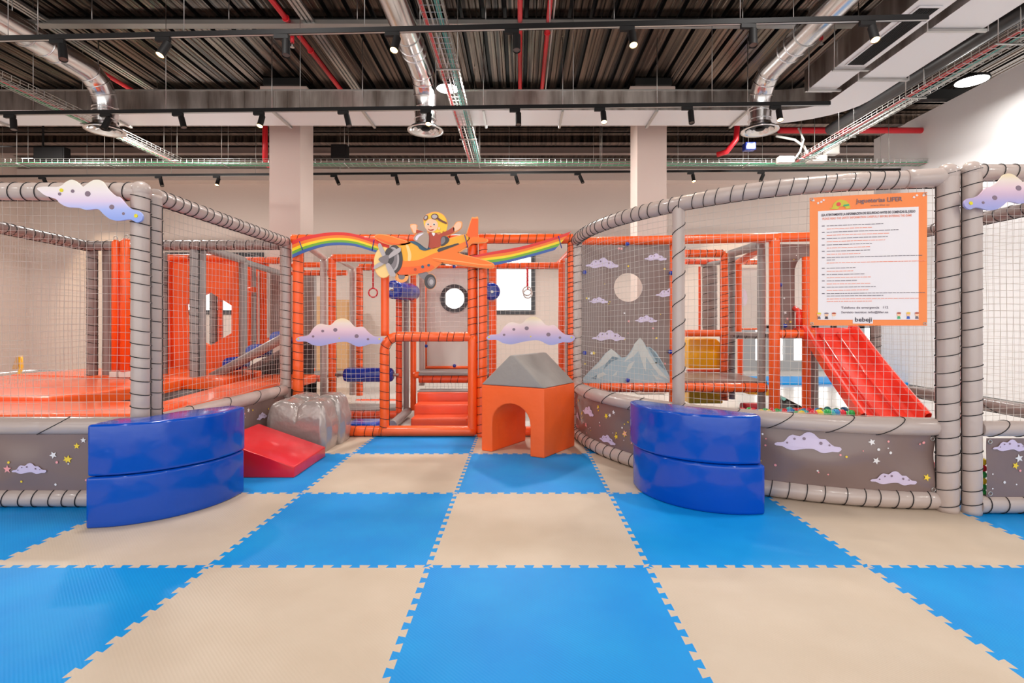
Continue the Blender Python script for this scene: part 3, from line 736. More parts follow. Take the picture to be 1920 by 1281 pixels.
pad('top_rail', [(X_(460, 7), 7.0, 1.96), (X_(530, 7), 7.0, 1.96)], .045, ORANGE, cp, .2)
pad('cross_rail', [(X_(466, 6.9), 6.85, Z_(544, 6.9)), (X_(482, 6.9), 6.85, Z_(544, 6.9))], .035, ORANGE, cp)
# roller ramp
rr = thing('roller_ramp', 'grey padded ramp with blue rollers climbing right from the trampoline', 'climbing ramp')
r0, r1 = Vector((-3.28, 5.45, .53)), Vector((-2.36, 5.3, 1.0))
pad('side_rail', [r0, r1], .048, GREY_SHADED, rr)
pad('side_rail', [r0+Vector((0, .75, 0)), r1+Vector((0, .75, 0))], .045, GREY_SHADED, rr)
for k, t_ in enumerate((.2, .5, .8)):
    p = r0.lerp(r1, t_)+Vector((-.03, .08, .035)); b = MB(); b.tube([p, p+Vector((0, .3, 0))], .075, BLUED, 20); b.build('roller', rr, fix=False)
b = MB()
for i in range(9): t_ = i/8; p = r0.lerp(r1, t_); b.tube([p+Vector((0, .02, -.03)), (p.x, p.y+.02, .4)], .004, NETD, 4)
b.build('hanging_strap', rr, fix=False)
b = MB(); b.plate([(-3.2, .5), (-2.42, .5), (-2.42, .9)], lambda x, y, d: (x, 6.0+d, y), .02, BEDBLK); b.build('dark_skirt', rr)
# yellow toddler chair beyond the trampoline
yc = thing('toddler_chair', 'small yellow chair with tan back beyond the left net', 'chair')
Y = 7.0; b = MB()
cpts = [P(36, 668, Y), P(37, 690, Y), P(30, 712, Y), P(20, 720, Y)]
for dy in (-.06, .06): b.tube([p+Vector((0, dy, 0)) for p in cpts], .022, YELLOW, 10)
b.build('back_frame', yc, fix=False)
b = MB(); a = P(24, 692, Y); c = P(36, 668, Y); b.plate([(a.x, a.z), (c.x-.04, c.z), (c.x+.01, c.z), (a.x+.06, a.z)], lambda x, y, d: (x, Y-.06+d, y), .12, WOOD); b.build('backrest', yc, bevel=.012)
b = MB(); s0 = P(22, 718, Y); b.box((s0.x-.32, Y-.1, s0.z-.03), (s0.x, Y+.1, s0.z), YELLOW); b.build('seat', yc, bevel=.01)
for dx in (-.28, -.03):
    for dy in (-.08, .08): b = MB(); b.tube([(s0.x+dx, Y+dy, s0.z-.02), (s0.x+dx+(.06 if dx > -.1 else -.06), Y+dy*1.1, 0)], .018, YELLOW, 8); b.build('leg', yc, fix=False)

pv = Vector((-6.9, 7, 0)); yc.rotation_euler = (0, 0, R(42)); yc.location = pv - Matrix.Rotation(R(42), 3, 'Z') @ pv
# ------------------------------------------------------------------ centre: orange entrance frame
ef = thing('entrance_frame', 'orange padded front frame with rounded doorway and white nets, under the aeroplane sign', 'play frame')
Y = 5.0; RR = .048
def post(px, z0, z1, m, parent, r=RR, cord=None, Y=5.0, name='post'): return pad(name, [(X_(px, Y), Y, z0), (X_(px, Y), Y, z1)], r, m, parent, cord)
def rail(px0, px1, z, m, parent, r=RR, cord=None, Y=5.0, Y1=None, name='rail'):
    Y1 = Y if Y1 is None else Y1
    return pad(name, [(X_(px0, Y), Y, z), (X_(px1, Y1), Y1, z)], r, m, parent, cord)
post(559, .0, 1.92, ORANGE, ef, .05, .1)
post(904, .0, 1.93, ORANGE, ef, .05, .085)
post(885.5, .95, 1.9, ORANGE, ef, .044, .085)
post(886, .02, .98, ORANGE, ef, .046)
post(722, .98, 1.85, ORANGE, ef, .04)
post(1072, .0, 1.92, ORANGE, ef, .04, .05)
rail(548, 900, 1.925, ORANGE, ef, .045, .1, name='top_rail'); rail(900, 1074, 1.93, ORANGE, ef, .047, .085, name='top_rail')
zt = .972
dp = [(X_(721, Y), Y, .05), (X_(721, Y), Y, .84)] + [(X_(721, Y)+.13-.13*math.cos(a), Y, .84+.132*math.sin(a)) for a in [R(k) for k in (15, 30, 45, 60, 75, 90)]] + [(X_(885, Y), Y, zt)]
pad('door_surround', dp, .046, ORANGE, ef, .085)
rail(557, 720, .052, ORANGE, ef, .05, .088, name='bottom_rail'); rail(712, 890, .052, ORANGE, ef, .052, name='threshold')
rail(905, 1072, .05, ORANGE, ef, .045, .088, name='bottom_rail')
b = MB(); b.tube([(X_(897.5, Y), Y-.05, .6), (X_(897.5, Y), Y-.05, 1.92)], .005, WHITE, 6); b.build('white_rod', ef, fix=False)
xx = lambda p: X_(p, 5.0)
net(flatS(xx(567), xx(713), .1, 1.88, 5.0), .76, 1.78, ef, cell=.047)
net(flatS(xx(729), xx(879), 1.02, 1.88, 5.0), .78, .86, ef, cell=.047)
net(flatS(xx(912), xx(1066), .1, 1.88, 5.0), .8, 1.78, ef, cell=.047)

# foam steps inside the doorway
st = thing('foam_steps', 'shiny orange-red foam steps just inside the doorway', 'steps')
for x0, x1, ya, z0, z1 in ((770, 877, 5.32, 0, .118), (776, 879, 5.56, .0, .218), (782, 881, 5.82, .0, .315)):
    b = MB(); b.box((X_(x0, ya), ya, z0), (X_(x1, ya), 6.08 if z1 > .3 else ya+.235, z1), STEPRED); b.build('step', st, bevel=.02)
b = MB(); b.box((X_(782, 5.85), 5.86, .317), (X_(881, 5.85), 6.07, .325), GREYD); b.build('tread_mat', st)

cf = thing('climbing_frame', 'orange and grey padded climbing frame with grey decks, seen through the doorway nets', 'play frame')
def fpost(px, Y, z0, z1, m, r=.042, cord=None): return pad('post', [(X_(px, Y), Y, z0), (X_(px, Y), Y, z1)], r, m, cf, cord)
def frail(px0, px1, Y, z, m, r=.042, cord=None, Y1=None):
    Y1 = Y if Y1 is None else Y1
    return pad('rail', [(X_(px0, Y), Y, z), (X_(px1, Y1), Y1, z)], r, m, cf, cord)
fpost(623, 6.1, 0, 1.88, ORANGE, .045, .3); fpost(607, 6.15, 0, 1.88, GREY, .042)
frail(623, 716, 6.1, 1.88, ORANGE, .045); frail(575, 607, 5.1, 1.88, GREY, .035, None, 6.1)
frail(548, 600, 6.3, 1.82, ORANGE, .035); frail(548, 650, 6.9, 1.78, ORANGE, .035, .1)
fpost(674, 7.1, .1, 1.88, ORANGE, .046, .11); fpost(661, 7.15, .1, 1.86, GREY, .042)
frail(674, 705, 7.1, 1.88, ORANGE, .046, .11); frail(634, 662, 6.15, 1.86, STEEL, .022, None, 7.1)
fpost(748, 5.95, 0.06, 1.85, STEPRED, .036, .1); fpost(761.5, 6.1, 0.06, 1.85, GREYD, .034)
fpost(775, 6.2, .05, 1.85, ORANGE, .036); fpost(791, 6.6, .3, 1.9, GREY, .038)
frail(716, 880, 6.2, 1.88, ORANGE, .04)
frail(735, 765, 5.3, .05, GREYD, .045, None, 6.15)
frail(786, 905, 6.15, .43, STEPRED, .045, .1); frail(775, 786, 6.15, .48, ORANGE, .04)
b = MB(); b.box((X_(778, 6.2), 6.12, .475), (X_(1060, 6.2), 6.75, .505), GREYD); b.build('deck', cf, bevel=.008)
net(flatS(X_(797, 6.7), X_(881, 6.7), .2, .46, 6.75), .7, .26, cf, cell=.06, m=NETD)
fpost(924, 6.0, .05, 1.85, ORANGE, .045, None); fpost(917, 6.3, .05, 1.85, GREYD, .04)
frail(905, 1055, 6.2, 1.80, ORANGE, .04, .12)
fpost(1053, 5.6, .05, 1.78, ORANGE, .036); fpost(1065.5, 5.5, .05, 1.80, GREY, .034)
frail(1048, 1075, 6.4, 1.84, ORANGE, .04, None, 5.15); frail(1063, 1078, 5.9, 1.88, STEEL, .022, None, 5.1)
# lower left bay
fpost(674, 7.6, .25, 1.0, STEPRED, .045, .12)
frail(668, 745, 7.4, Z_(755, 7.4)+.0, STEPRED, .05, .13)
b = MB(); b.box((X_(655, 6.8), 6.2, .015), (X_(742, 6.2), 6.7, .05), GREYD); b.build('deck', cf, bevel=.01)
frail(655, 745, 5.95, .04, STEPRED, .045, .12)
b = MB(); b.box((X_(657, 5.3), 5.15, .02), (X_(712, 5.3), 5.45, .09), BLUE); b.build('deck_mat', cf, bevel=.02)
frail(565, 590, 6.6, Z_(693, 6.6), ORANGE, .02); frail(565, 600, 6.2, Z_(710, 6.2), STEPRED, .04)
b = MB(); b.box((X_(570, 8), 8.0, .1), (X_(589, 8), 8.1, 1.9), GREY_SHADED); b.build('grey_slab', cf, bevel=.01)
b = MB(); b.box((X_(560, 6.4), 6.3, Z_(702, 6.4)-.03), (X_(640, 6.4), 6.9, Z_(702, 6.4)), GREYD); b.build('deck', cf, bevel=.008)
# porthole panel
pp = thing('porthole_panel', 'white panel with round dark-rimmed porthole, framed by thin orange edging behind the doorway', 'wall panel')
Y = 6.72; c = (X_(852, Y), Z_(560, Y)); x0, x1 = X_(799, Y), X_(905, Y); z0, z1 = .5, 1.84
b = MB(); b.plate([(x0, z0), (x1, z0), (x1, z1), (x0, z1)], lambda x, y, d: (x, Y+d, y), .02, WHITE, holes=[ell(c[0], c[1], .155)]); b.build('panel', pp)
b = MB(); b.plate(ell(c[0], c[1], .187, n=36), lambda x, y, d: (x, Y+d-.02, y), .018, FRAMED, holes=[ell(c[0], c[1], .133, n=36)]); b.build('porthole_rim', pp)
b = MB(); b.tube([(x0, Y-.01, z0), (x0, Y-.01, z1)], .012, ORANGE, 8); b.tube([(x0, Y-.01, z0+.02), (x1, Y-.01, z0+.02)], .02, ORANGE, 8); b.tube([(x0, Y-.01, z1), (x1, Y-.01, z1)], .02, ORANGE, 8); b.build('edging', pp, fix=False)
for px, py in ((799, 649), (852, 686), (851.5, 500)): b = MB(); p = P(px, py, Y-.03); b.sphere(p, .022, BLUED, 12, 8); b.build('blue_cap', pp, fix=False)
# rollers and rings
def roller(a, c, r, label):
    t = thing('padded_roller', label, 'roller', None); a, c = Vector(a), Vector(c); d = (c-a).normalized()
    b = MB(); L = (c-a).length; b.tube([a+d*.0, a+d*.015, a+d*.05, c-d*.05, c-d*.015, c], lambda i: r*(.6, .9, 1, 1, .9, .6)[i], BLUED, 24); b.build('padding', t, fix=False)
    b = MB(); b.tube([a-d*.1, c+d*.06], .016, STEEL, 10); b.build('axle', t, fix=False); return t
roller(P(645, 703, 5.9), P(738, 703, 5.9), .083, 'blue padded roller lying level behind the left net of the entrance')
roller(P(736, 543, 5.6), P(774, 549, 6.3), .105, 'shiny blue roller with white stripe hanging under the aeroplane')
b = MB(); b.tube([P(742, 540, 5.5)+Vector((0, -.02, .0)), P(775, 546, 6.2)+Vector((0, -.02, 0))], .006, WHITE, 6)
roller(P(915, 545, 6.3), P(922, 547, 5.7), .1, 'blue punch roller just right of the doubled orange posts')
def ring_strap(px, py, Y, ztop, m, label):
    t = thing('gym_ring', label, 'gym ring', 'hanging gym rings'); p = P(px, py, Y)
    b = MB(); b.ring(p, (0, 1, 0), .052, .009, m, 24, 8); b.build('ring', t, fix=False)
    s = MB(); s.tube([p+Vector((0, 0, .05)), (p.x, p.y, ztop)], .009, REDP, 8)
    z = p.z+.06
    while z < ztop: s.ring((p.x, p.y, z), (0, 0, 1), .01, .004, REDP, 8, 4); z += .05
    s.build('strap', t, fix=False)
ring_strap(699.5, 549, 6.1, 1.86, REDP, 'red gym ring on a red strap, left of the aeroplane nose')
ring_strap(988.5, 546, 6.15, 1.79, CABW, 'pale gym ring on a red strap before the bright window')
ring_strap(989.5, 551, 6.3, 1.78, CABW, 'second pale gym ring hanging just behind and below the first one')
# wooden cabinet seen far back between the posts
b = MB(); a, c = P(629, 640, 11.2), P(655, 562, 11.2); b.box((a.x, 11.2, 0), (c.x, 11.6, c.z), WOOD); o = b.build('wooden_cabinet', bevel=.01)
b = MB(); b.box((a.x+.03, 11.18, .1), (c.x-.03, 11.2, c.z-.06), WOOD); b.build('cabinet_door', o); tag(o, 'pale wooden cabinet against the back wall, seen between orange and grey posts', 'cabinet')
b = MB(); a, c = P(591, 640, 11.2), P(600, 556, 11.2); b.box((a.x, 11.2, 0), (c.x, 11.6, c.z), WOOD); o = b.build('wooden_door_post', bevel=.01)
tag(o, 'narrow pale wooden upright against the back wall, left of the wooden cabinet', 'wooden post')

# ------------------------------------------------------------------ right: curved ball-pit fence
AC, AR = (2.5, 5.0), 1.95
bf = thing('ball_pit_fence', 'curved grey padded fence with net and starry skirt, bowing out behind the right blue blocks', 'fence')
arc = lambda th, z, rr=AR: (AC[0]-rr*math.cos(th), AC[1]-rr*math.sin(th), z)
N = 40; TH = [R(90)*i/N for i in range(N+1)]
ZR0, ZR1 = 1.905, 1.965
zr = lambda th: ZR0+(ZR1-ZR0)*min(1, th/R(60))
pad('top_rail', [arc(t_, zr(t_)) for t_ in TH], .052, GREY_SHADED if 0 else GREY, bf, CORD*1.0, wrap=.016)
pad('middle_rail', [arc(t_, .49) for t_ in TH], .054, GREY, bf, .33, wrap=.09)
pad('bottom_rail', [arc(t_, .055) for t_ in TH], .053, GREY, bf, .1)
pad('post', [(AC[0]-AR, 5.0, 0), (AC[0]-AR, 5.0, ZR0+.01)], .052, GREY, bf, CORD*1.0)
mp = arc(R(45), 0); mo = pad('post', [(mp[0], mp[1], .5), (mp[0], mp[1], zr(R(45)))], .043, GREY, bf)
b = MB(); k = .62
while k < 1.82:                                     # slack spiral cord round the middle post
    b.tube([(mp[0]+.0455*math.cos(a), mp[1]+.0455*math.sin(a), k+.09*(a+math.pi*.5)/math.pi/1.0-.045) for a in [math.pi+math.pi*i/10 for i in range(11)]], .0028, BLACKCORD, 5); k += .17
b.build('lacing_cord', mo, fix=False)
pad('post', [(2.52, 3.02, 0), (2.52, 3.02, 2.0)], .058, GREY, bf, .098)
elbow((2.52, 3.02, 1.985), .06, GREY, bf); pad('corner_sleeve', [(2.3, 3.055, ZR1), (2.52, 3.02, ZR1+.005)], .055, GREY, bf)
AW = AR*R(90)
net(lambda u, v: arc(R(90)*u, .545+(zr(R(90)*u)-.6)*v), AW, 1.37, bf, cell=.0455)
pth = lambda x: (AC[0]-(AR+.012)*math.cos(x/AR), AC[1]-(AR+.012)*math.sin(x/AR), -math.cos(x/AR), -math.sin(x/AR))
skirt('starry_skirt', pth, AW-.03, .10, .44, bf, [(.2, .14, .2, 0), (.52, .24, .24, 0), (.84, .06, .22, 0), (1.3, .2, .2, 0), (1.85, .14, .2, 0), (2.33, .275, .36, 0), (2.79, .085, .25, 0)], 120, 12, fold=.03)
b2 = thing('side_bay_fence', 'grey padded fence bay with net at the far right, next to the doubled posts', 'fence')
pad('post', [(2.632, 2.985, 0), (2.632, 2.985, 2.01)], .05, GREY, b2, .1)
elbow((2.632, 2.985, 1.995), .052, GREY, b2)
pad('top_rail', [(2.64, 2.985, 1.985), (3.75, 2.985, 1.985)], .047, GREY, b2, .1)
pad('middle_rail', [(2.68, 2.99, .492), (3.75, 2.99, .492)], .046, GREY, b2, .16, wrap=.06)
pad('bottom_rail', [(2.66, 2.985, .052), (3.75, 2.985, .052)], .05, GREY, b2, .1)
net(flatS(2.68, 3.75, .53, 1.94, 2.985), 1.07, 1.4, b2, cell=.04)
skirt('starry_skirt', lambda x: (2.7+x, 2.965, 0, -1), 1.05, .1, .44, b2, [(.14, .3, .21, 0), (.34, .14, .2, 0), (.8, .25, .2, 0)], 30, 21)
pad('middle_rail', [(3.72, 3.0, .46), (3.68, 5.3, .46)], .05, GREY_SHADED, b2, .4, wrap=.09)
pad('top_rail', [(3.72, 3.0, 1.94), (3.68, 5.3, 1.94)], .05, GREY_SHADED, b2, .12)
pad('post', [(3.68, 5.3, 0), (3.68, 5.3, 1.94)], .05, GREY_SHADED, b2, .12)
net(lambda u, v: (3.72-.04*u, 3.05+2.2*u, .5+1.4*v), 2.2, 1.4, b2, cell=.05)

# orange inner frame of the ball pit with starry boards
of = thing('ball_pit_climbing_structure', 'orange padded inner frame with grey decks behind the curved net', 'play frame')
def opad(n, a, c, r=.044, m=ORANGE, cord=None): return pad(n, [a, c], r, m, of, cord)
YO = 5.05
opad('top_rail', (.62, 5.1, 1.915), (3.3, 4.85, 1.935), .045, ORANGE)
opad('post', (1.50, YO, .05), (1.50, YO, 1.9), .03)
opad('post', (2.45, 4.93, .05), (2.45, 4.93, 1.93), .05)
opad('post', (2.385, 5.06, .05), (2.385, 5.06, 1.88), .038, GREYD)
opad('bottom_deck_rail', (.62, YO, .47), (2.4, 5.0, .475), .045, ORANGE, .1)
opad('post', (X_(1512, 5.0), 5.0, .1), (X_(1512, 5.0), 5.0, 1.75), .04); opad('post', (X_(1527, 5.1), 5.1, .1), (X_(1527, 5.1), 5.1, 1.0), .036, GREYD)
opad('upper_deck_rail', (2.47, 4.93, 1.0), (X_(1525, 4.95), 4.95, 1.0), .042, ORANGE, .12)
opad('bottom_rail', (2.45, 4.93, .25), (X_(1512, 5), 5.0, .25), .03)
# second layer
opad('top_rail', (X_(1285, 6.0), 6.0, 1.92), (X_(1358, 6.0), 6.0, 1.92), .044, ORANGE, .09)
opad('post', (X_(1358, 6.0), 6.0, .2), (X_(1358, 6.0), 6.0, 1.92), .045, ORANGE, .1)
opad('post', (X_(1372.5, 6.1), 6.1, .2), (X_(1372.5, 6.1), 6.1, 1.95), .036, GREYD, .16)
opad('top_rail', (X_(1370, 6.1), 6.1, 1.93), (2.38, 5.06, 1.88), .045, GREYD)
opad('top_rail', (X_(1285, 7.2), 7.2, Z_(491, 7.2)), (X_(1352, 7.2), 7.2, Z_(491, 7.2)), .035, STEPRED, .09)
opad('post', (X_(1312, 7.2), 7.2, 1.0), (X_(1312, 7.2), 7.2, 1.9), .018, STEPRED)
opad('post', (X_(1331, 7.3), 7.3, 1.0), (X_(1331, 7.3), 7.3, 1.95), .10, GREY_SHADED, .12)
opad('rail', (X_(1317, 7.3), 7.3, 1.93), (X_(1352, 7.3), 6.6, 1.93), .03, GREYD)
opad('post', (X_(1384, 6.4), 6.4, .98), (X_(1384, 6.4), 6.4, 1.88), .042); opad('top_rail', (X_(1384, 6.4), 6.4, 1.86), (2.45, 5.2, 1.86), .04)
opad('top_rail', (X_(1390, 6.9), 6.9, Z_(491, 6.9)), (X_(1434, 6.9), 6.9, Z_(491, 6.9)), .036, ORANGE, .1)
opad('post', (X_(1433, 6.5), 6.5, 1.0), (X_(1433, 6.5), 6.5, 1.85), .018, STEPRED)
opad('upper_deck_rail', (X_(1285, 6.0), 6.0, .985), (X_(1362, 6.0), 6.0, .985), .04)
opad('upper_deck_rail', (X_(1372, 6.1), 6.1, .96), (X_(1440, 6.1), 6.1, .96), .04, GREY_SHADED, .1)
opad('upper_deck_rail', (X_(1382, 6.4), 6.4, 1.03), (X_(1434, 6.4), 6.4, 1.03), .012)
opad('post', (X_(1388, 6.8), 6.8, .2), (X_(1388, 6.8), 6.8, .98), .035, STEPRED)
opad('post', (X_(1429, 5.6), 5.6, .1), (X_(1429, 5.6), 5.6, .98), .02, STEPRED)
b = MB(); b.box((1.5, 5.1, .50), (X_(1372, 5.95), 5.95, .53), GREY_SHADED); b.add([(X_(1372, 5.95), 5.1, .53), (X_(1372, 5.95), 5.95, .53), (2.44, 5.4, .5), (2.4, 5.1, .5)], [(0, 1, 2, 3)], GREYD); b.build('deck', of)
b = MB(); b.box((.62, 5.12, .485), (1.5, 5.9, .515), GREYD); b.build('deck', of)
b = MB(); b.box((2.42, 5.0, .97), (3.2, 5.9, 1.0), GREYD); b.build('deck', of)
# yellow barrel panel above and below the deck
for za, zb in ((.56, .92), (.14, .42)):
    b = MB(); pts = [(X_(1288, 6.2), za), (X_(1351, 6.2), za), (X_(1350, 6.2), zb-.12), (X_(1345, 6.2), zb-.04), (X_(1338, 6.2), zb), (X_(1288, 6.2), zb)]
    b.plate(pts, lambda x, y, d: (x, 6.12+d, y), .5, YELLOW); b.build('yellow_tunnel_panel', of, bevel=.02)
opad('rail', (X_(1288, 6.1), 6.1, .535), (X_(1352, 6.1), 6.1, .535), .018, STEPRED)
b = MB(); b.box((X_(1390, 6.5), 6.5, .3), (X_(1440, 6.5), 6.9, .33), CABT); b.build('teal_step', of, bevel=.01)
b = MB(); b.plate([(X_(1390, 6.4), .24), (X_(1437, 6.4), .22), (X_(1437, 6.4), .28), (X_(1405, 6.4), .34), (X_(1390, 6.4), .33)], lambda x, y, d: (x, 6.2+d, y), .2, YELLOW); b.build('yellow_wedge', of, bevel=.01)
opad('rail', (X_(1390, 6.0), 6.0, .12), (X_(1432, 6.0), 6.0, .12), .05, REDP)
b = MB(); b.box((X_(1390, 5.8), 5.2, .05), (X_(1434, 5.8), 5.8, .09), BLUE); b.build('deck_mat', of, bevel=.01)
b = MB(); b.add([P(1457, 738, 5.9), P(1508, 765, 5.4), P(1508, 772, 5.4), P(1457, 772, 5.6)], [(0, 1, 2, 3)], BEDBLK); b.add([P(1457, 738, 5.88), P(1475, 748, 5.7), P(1470, 752, 5.68), P(1457, 746, 5.85)], [(0, 1, 2, 3)], CABT); b.build('dark_ramp', of, fix=False)
for (x0, y0, x1, y1), lab in (((.75, 5.2, 3.0, 6.3), 'blue floor mat under the decks of the ball pit frame'), ((3.7, 9.2, 7.2, 10.3), 'blue floor mat in front of the glazed doors at the back')):
    b = MB(); b.box((x0, y0, -.012), (x1, y1, .03), TILEB); tag(b.build('floor_mat', bevel=.008), lab, 'floor mat')
# starry boards
def sboard(name, px0, px1, z0, z1, Y, label, clouds, n, seed, hole=None, mountain=False, caps=()):
    t = thing(name, label, 'printed board'); x0, x1 = X_(px0, Y), X_(px1, Y)
    b = MB(); b.plate([(x0, z0), (x1, z0), (x1, z1), (x0, z1)], lambda x, y, d: (x, Y+d, y), .018, STAR, holes=[hole] if hole else [])
    S = lambda x, y, off=0: (x, Y-off, y)
    av = []
    if hole: cx = sum(p[0] for p in hole)/len(hole); cz = sum(p[1] for p in hole)/len(hole); av.append((cx, cz, .2))
    for px, py, w in clouds:
        x, y = X_(px, Y), Z_(py, Y); print_cloud(b, S, x, y, w/F*Y, sub=0); av.append((x, y, w/F*Y*.5))
    print_stars(b, S, x1-x0, z1-z0, n, seed, x0, z0, av+[(x0+.45, z0+.1, .3)] if mountain else av, size=.85)
    b.build('board', t)
    for px, py in caps: c = MB(); c.sphere(P(px, py, Y-.035), .022, BLUED, 12, 8); c.build('blue_cap', t, fix=False)
    return t
Y = 5.04
sb = sboard('starry_board', 1089, 1259, .53, 1.875, Y, 'brown starry board with clouds, round hole and snowy mountains behind the curved net',
    [(1129, 493, 62), (1229, 482, 42), (1122, 563, 36), (1255, 549, 52), (1211, 598, 42), (1141, 629, 62)], 60, 31, hole=ell(X_(1178, Y), Z_(539, Y), .142, n=36), mountain=True,
    caps=((1176, 458), (1096, 511), (1258, 512), (1096, 662), (1257, 660), (1177, 713)))
MTN = mat('printed mountain blue', (156, 170, 178), .4, mottled=.35, mscale=9); MTL = mat('printed mountain light', (214, 214, 210), .4, mottled=-.25, mscale=14); MTD = mat('printed mountain shadow', (120, 140, 152), .4)
zz = lambda l: [(X_(1080+x/4.268, Y), Z_(440+y/4.27, Y)) for x, y in l]
b = MB(); fr = lambda off: (lambda x, y, d: (x, Y-off-d, y))
b.plate(zz([(55, 1150), (110, 1090), (180, 1020), (235, 950), (280, 915), (310, 935), (365, 985), (400, 980), (440, 930), (470, 870), (512, 825), (545, 865), (562, 900), (590, 898), (640, 940), (690, 1020), (735, 1110), (768, 1180), (700, 1190), (60, 1188)]), fr(.001), .003, MTN)
for l in ([(280, 915), (235, 955), (190, 1020), (120, 1085), (170, 1075), (240, 1030), (290, 975), (350, 985), (310, 935)], [(512, 825), (470, 870), (445, 935), (380, 1020), (460, 975), (500, 930), (520, 1000), (545, 1070), (560, 1100), (560, 980), (600, 1040), (660, 1120), (745, 1165), (650, 1060), (590, 960), (555, 900), (540, 860)],
          [(420, 1040), (470, 1010), (440, 1070), (395, 1110)], [(590, 1080), (630, 1130), (700, 1160), (640, 1160)], [(150, 1130), (220, 1100), (240, 1120), (180, 1150)], [(290, 1130), (330, 1090), (325, 1125)]):
    b.plate(zz(l), fr(.004), .002, MTL)
for l in ([(240, 1030), (290, 975), (345, 990), (280, 1020), (220, 1080)], [(580, 905), (600, 910), (670, 1000), (720, 1090), (660, 1040), (610, 960)], [(120, 1150), (170, 1120), (160, 1160)]):
    b.plate(zz(l), fr(.0042), .002, MTD)
b.build('mountain_print', sb)
pill = [(X_(1490, 5.1), 0.99+.05), (X_(1507, 5.1), 1.04), (X_(1507, 5.1), Z_(484, 5.1)), (X_(1501, 5.1), Z_(484, 5.1)), (X_(1494, 5.1), Z_(493, 5.1)), (X_(1490, 5.1), Z_(505, 5.1))]
sboard('starry_board', 1461, 1523, 1.03, 1.89, 5.1, 'narrow brown starry board above the slide, left of the notice', [], 26, 33, hole=pill, caps=((1463, 534), (1472, 611), (1495, 622)))
b = MB(); x0, x1 = X_(1391, 7), X_(1431, 7); b.plate([(x0, 1.02), (x1, 1.02), (x1, 1.86), (x0, 1.86)], lambda x, y, d: (x, 7+d, y), .02, WHITE, holes=[ell(x0+.02, 1.42, .1)][:0]); o = b.build('window_panel')
for py in (514, 596): c = MB(); c.sphere(P(1429, py, 6.95), .02, BLUED, 10, 8); c.build('blue_cap', o, fix=False)
c = MB(); c.plate([(x0, Z_(575, 7)), (x0+.045, Z_(572, 7)), (x0+.065, Z_(560, 7)), (x0+.045, Z_(546, 7)), (x0, Z_(541, 7))], lambda x, y, d: (x, 6.97+d, y), .02, CLOUDL); c.build('round_cover', o)
tag(o, 'plain pale panel framed in orange on the upper deck behind the starry boards', 'wall panel')

# red slide
sl = thing('red_slide', 'wide red plastic slide coming down behind the notice into the ball pit', 'slide')
A_, B_ = Vector((3.0, 5.0, 1.0)), Vector((2.86, 3.93, .33)); Wd = .27
def slS(u, v): # v along, u across
    p = A_.lerp(B_, v); dz = .03*math.sin(math.pi*v)*-1; return (p.x+(u-.5)*2*Wd, p.y, p.z+dz)
b = MB(); prof = [(-.27, .1), (-.25, .11), (-.225, .1), (-.21, .012), (-.17, 0), (0, -.006), (.17, 0), (.21, .012), (.225, .1), (.25, .11), (.27, .1), (.27, .02), (0, -.04), (-.27, .02)]
n = len(prof); K = 16; vs = []
for j in range(K+1):
    v = j/K; p = A_.lerp(B_, v); sag = -.02*math.sin(math.pi*v)
    for x, z in prof: vs.append((p.x+x, p.y-z*.45, p.z+z*.85+sag))
b.add(vs, [(j*n+i, j*n+(i+1) % n, (j+1)*n+(i+1) % n, (j+1)*n+i) for j in range(K) for i in range(n)], SLIDE); b.build('chute', sl)
for xo in (-.085, .085): b = MB(); b.tube([A_+Vector((xo, -.01, .015)), A_.lerp(B_, .5)+Vector((xo, -.01, -.005)), B_+Vector((xo, -.01, .015))], .012, SLIDE, 8); b.build('lane_ridge', sl, fix=False)
b = MB(); b.box((A_.x-.29, 4.97, .96), (A_.x+.29, 5.1, 1.06), SLIDE); b.build('top_lip', sl, bevel=.02)
for xo in (-.26, .26): b = MB(); b.tube([A_+Vector((xo, .03, .04)), A_+Vector((xo, .03, .22)), A_+Vector((xo, .14, .26))], .03, SLIDE, 12); b.build('grab_hood', sl, fix=False)
# balls
b = MB(); rd = random.Random(5)
b.box((1.25, 3.8, .0), (3.0, 4.75, .27), SLAB)
for i in range(24):
    for j in range(11):
        x, y = 1.3+i*.072+rd.uniform(-.01, .01), 3.95+j*.072+rd.uniform(-.01, .01)
        b.sphere((x, y, .30+rd.uniform(-.01, .012)), .034, rd.choice(BALLC), 8, 5)
tag(b.build('pit_balls', fix=False), 'mass of small coloured balls filling the pit beneath the slide', 'balls', kind='stuff')
cn = ['red', 'green', 'blue', 'yellow', 'teal']
for i, (px, py, k) in enumerate(((1525, 777, 0), (1545, 779, 1), (1560, 777, 4), (1567, 775, 2), (1578, 776, 0), (1588, 779, 1), (1597, 777, 1), (1604, 780, 0), (1536, 776, 3), (1551, 775, 1))):
    p = P(px, py, 4.0); b = MB(); b.sphere(p, .034, BALLC[k], 14, 10); tag(b.build('pit_ball', fix=False), '%s plastic ball lying on top of the pit, %s along the rail' % (cn[k], ['first', 'third', 'fifth', 'sixth', 'seventh', 'eighth', 'ninth', 'tenth', 'second', 'fourth'][i]), 'ball', 'coloured balls in the pit')
for i, (py, k) in enumerate(((872, 0), (884, 0), (908, 3), (921, 2), (932, 1))):
    p = P(1757, py, 3.12); b = MB(); b.sphere(p, .02, BALLC[k], 12, 8); tag(b.build('pit_ball', fix=False), '%s small ball peeping out left of the first grey post, %s from the top' % (cn[k], ['first', 'second', 'third', 'fourth', 'fifth'][i]), 'ball', 'balls in the skirt gap')
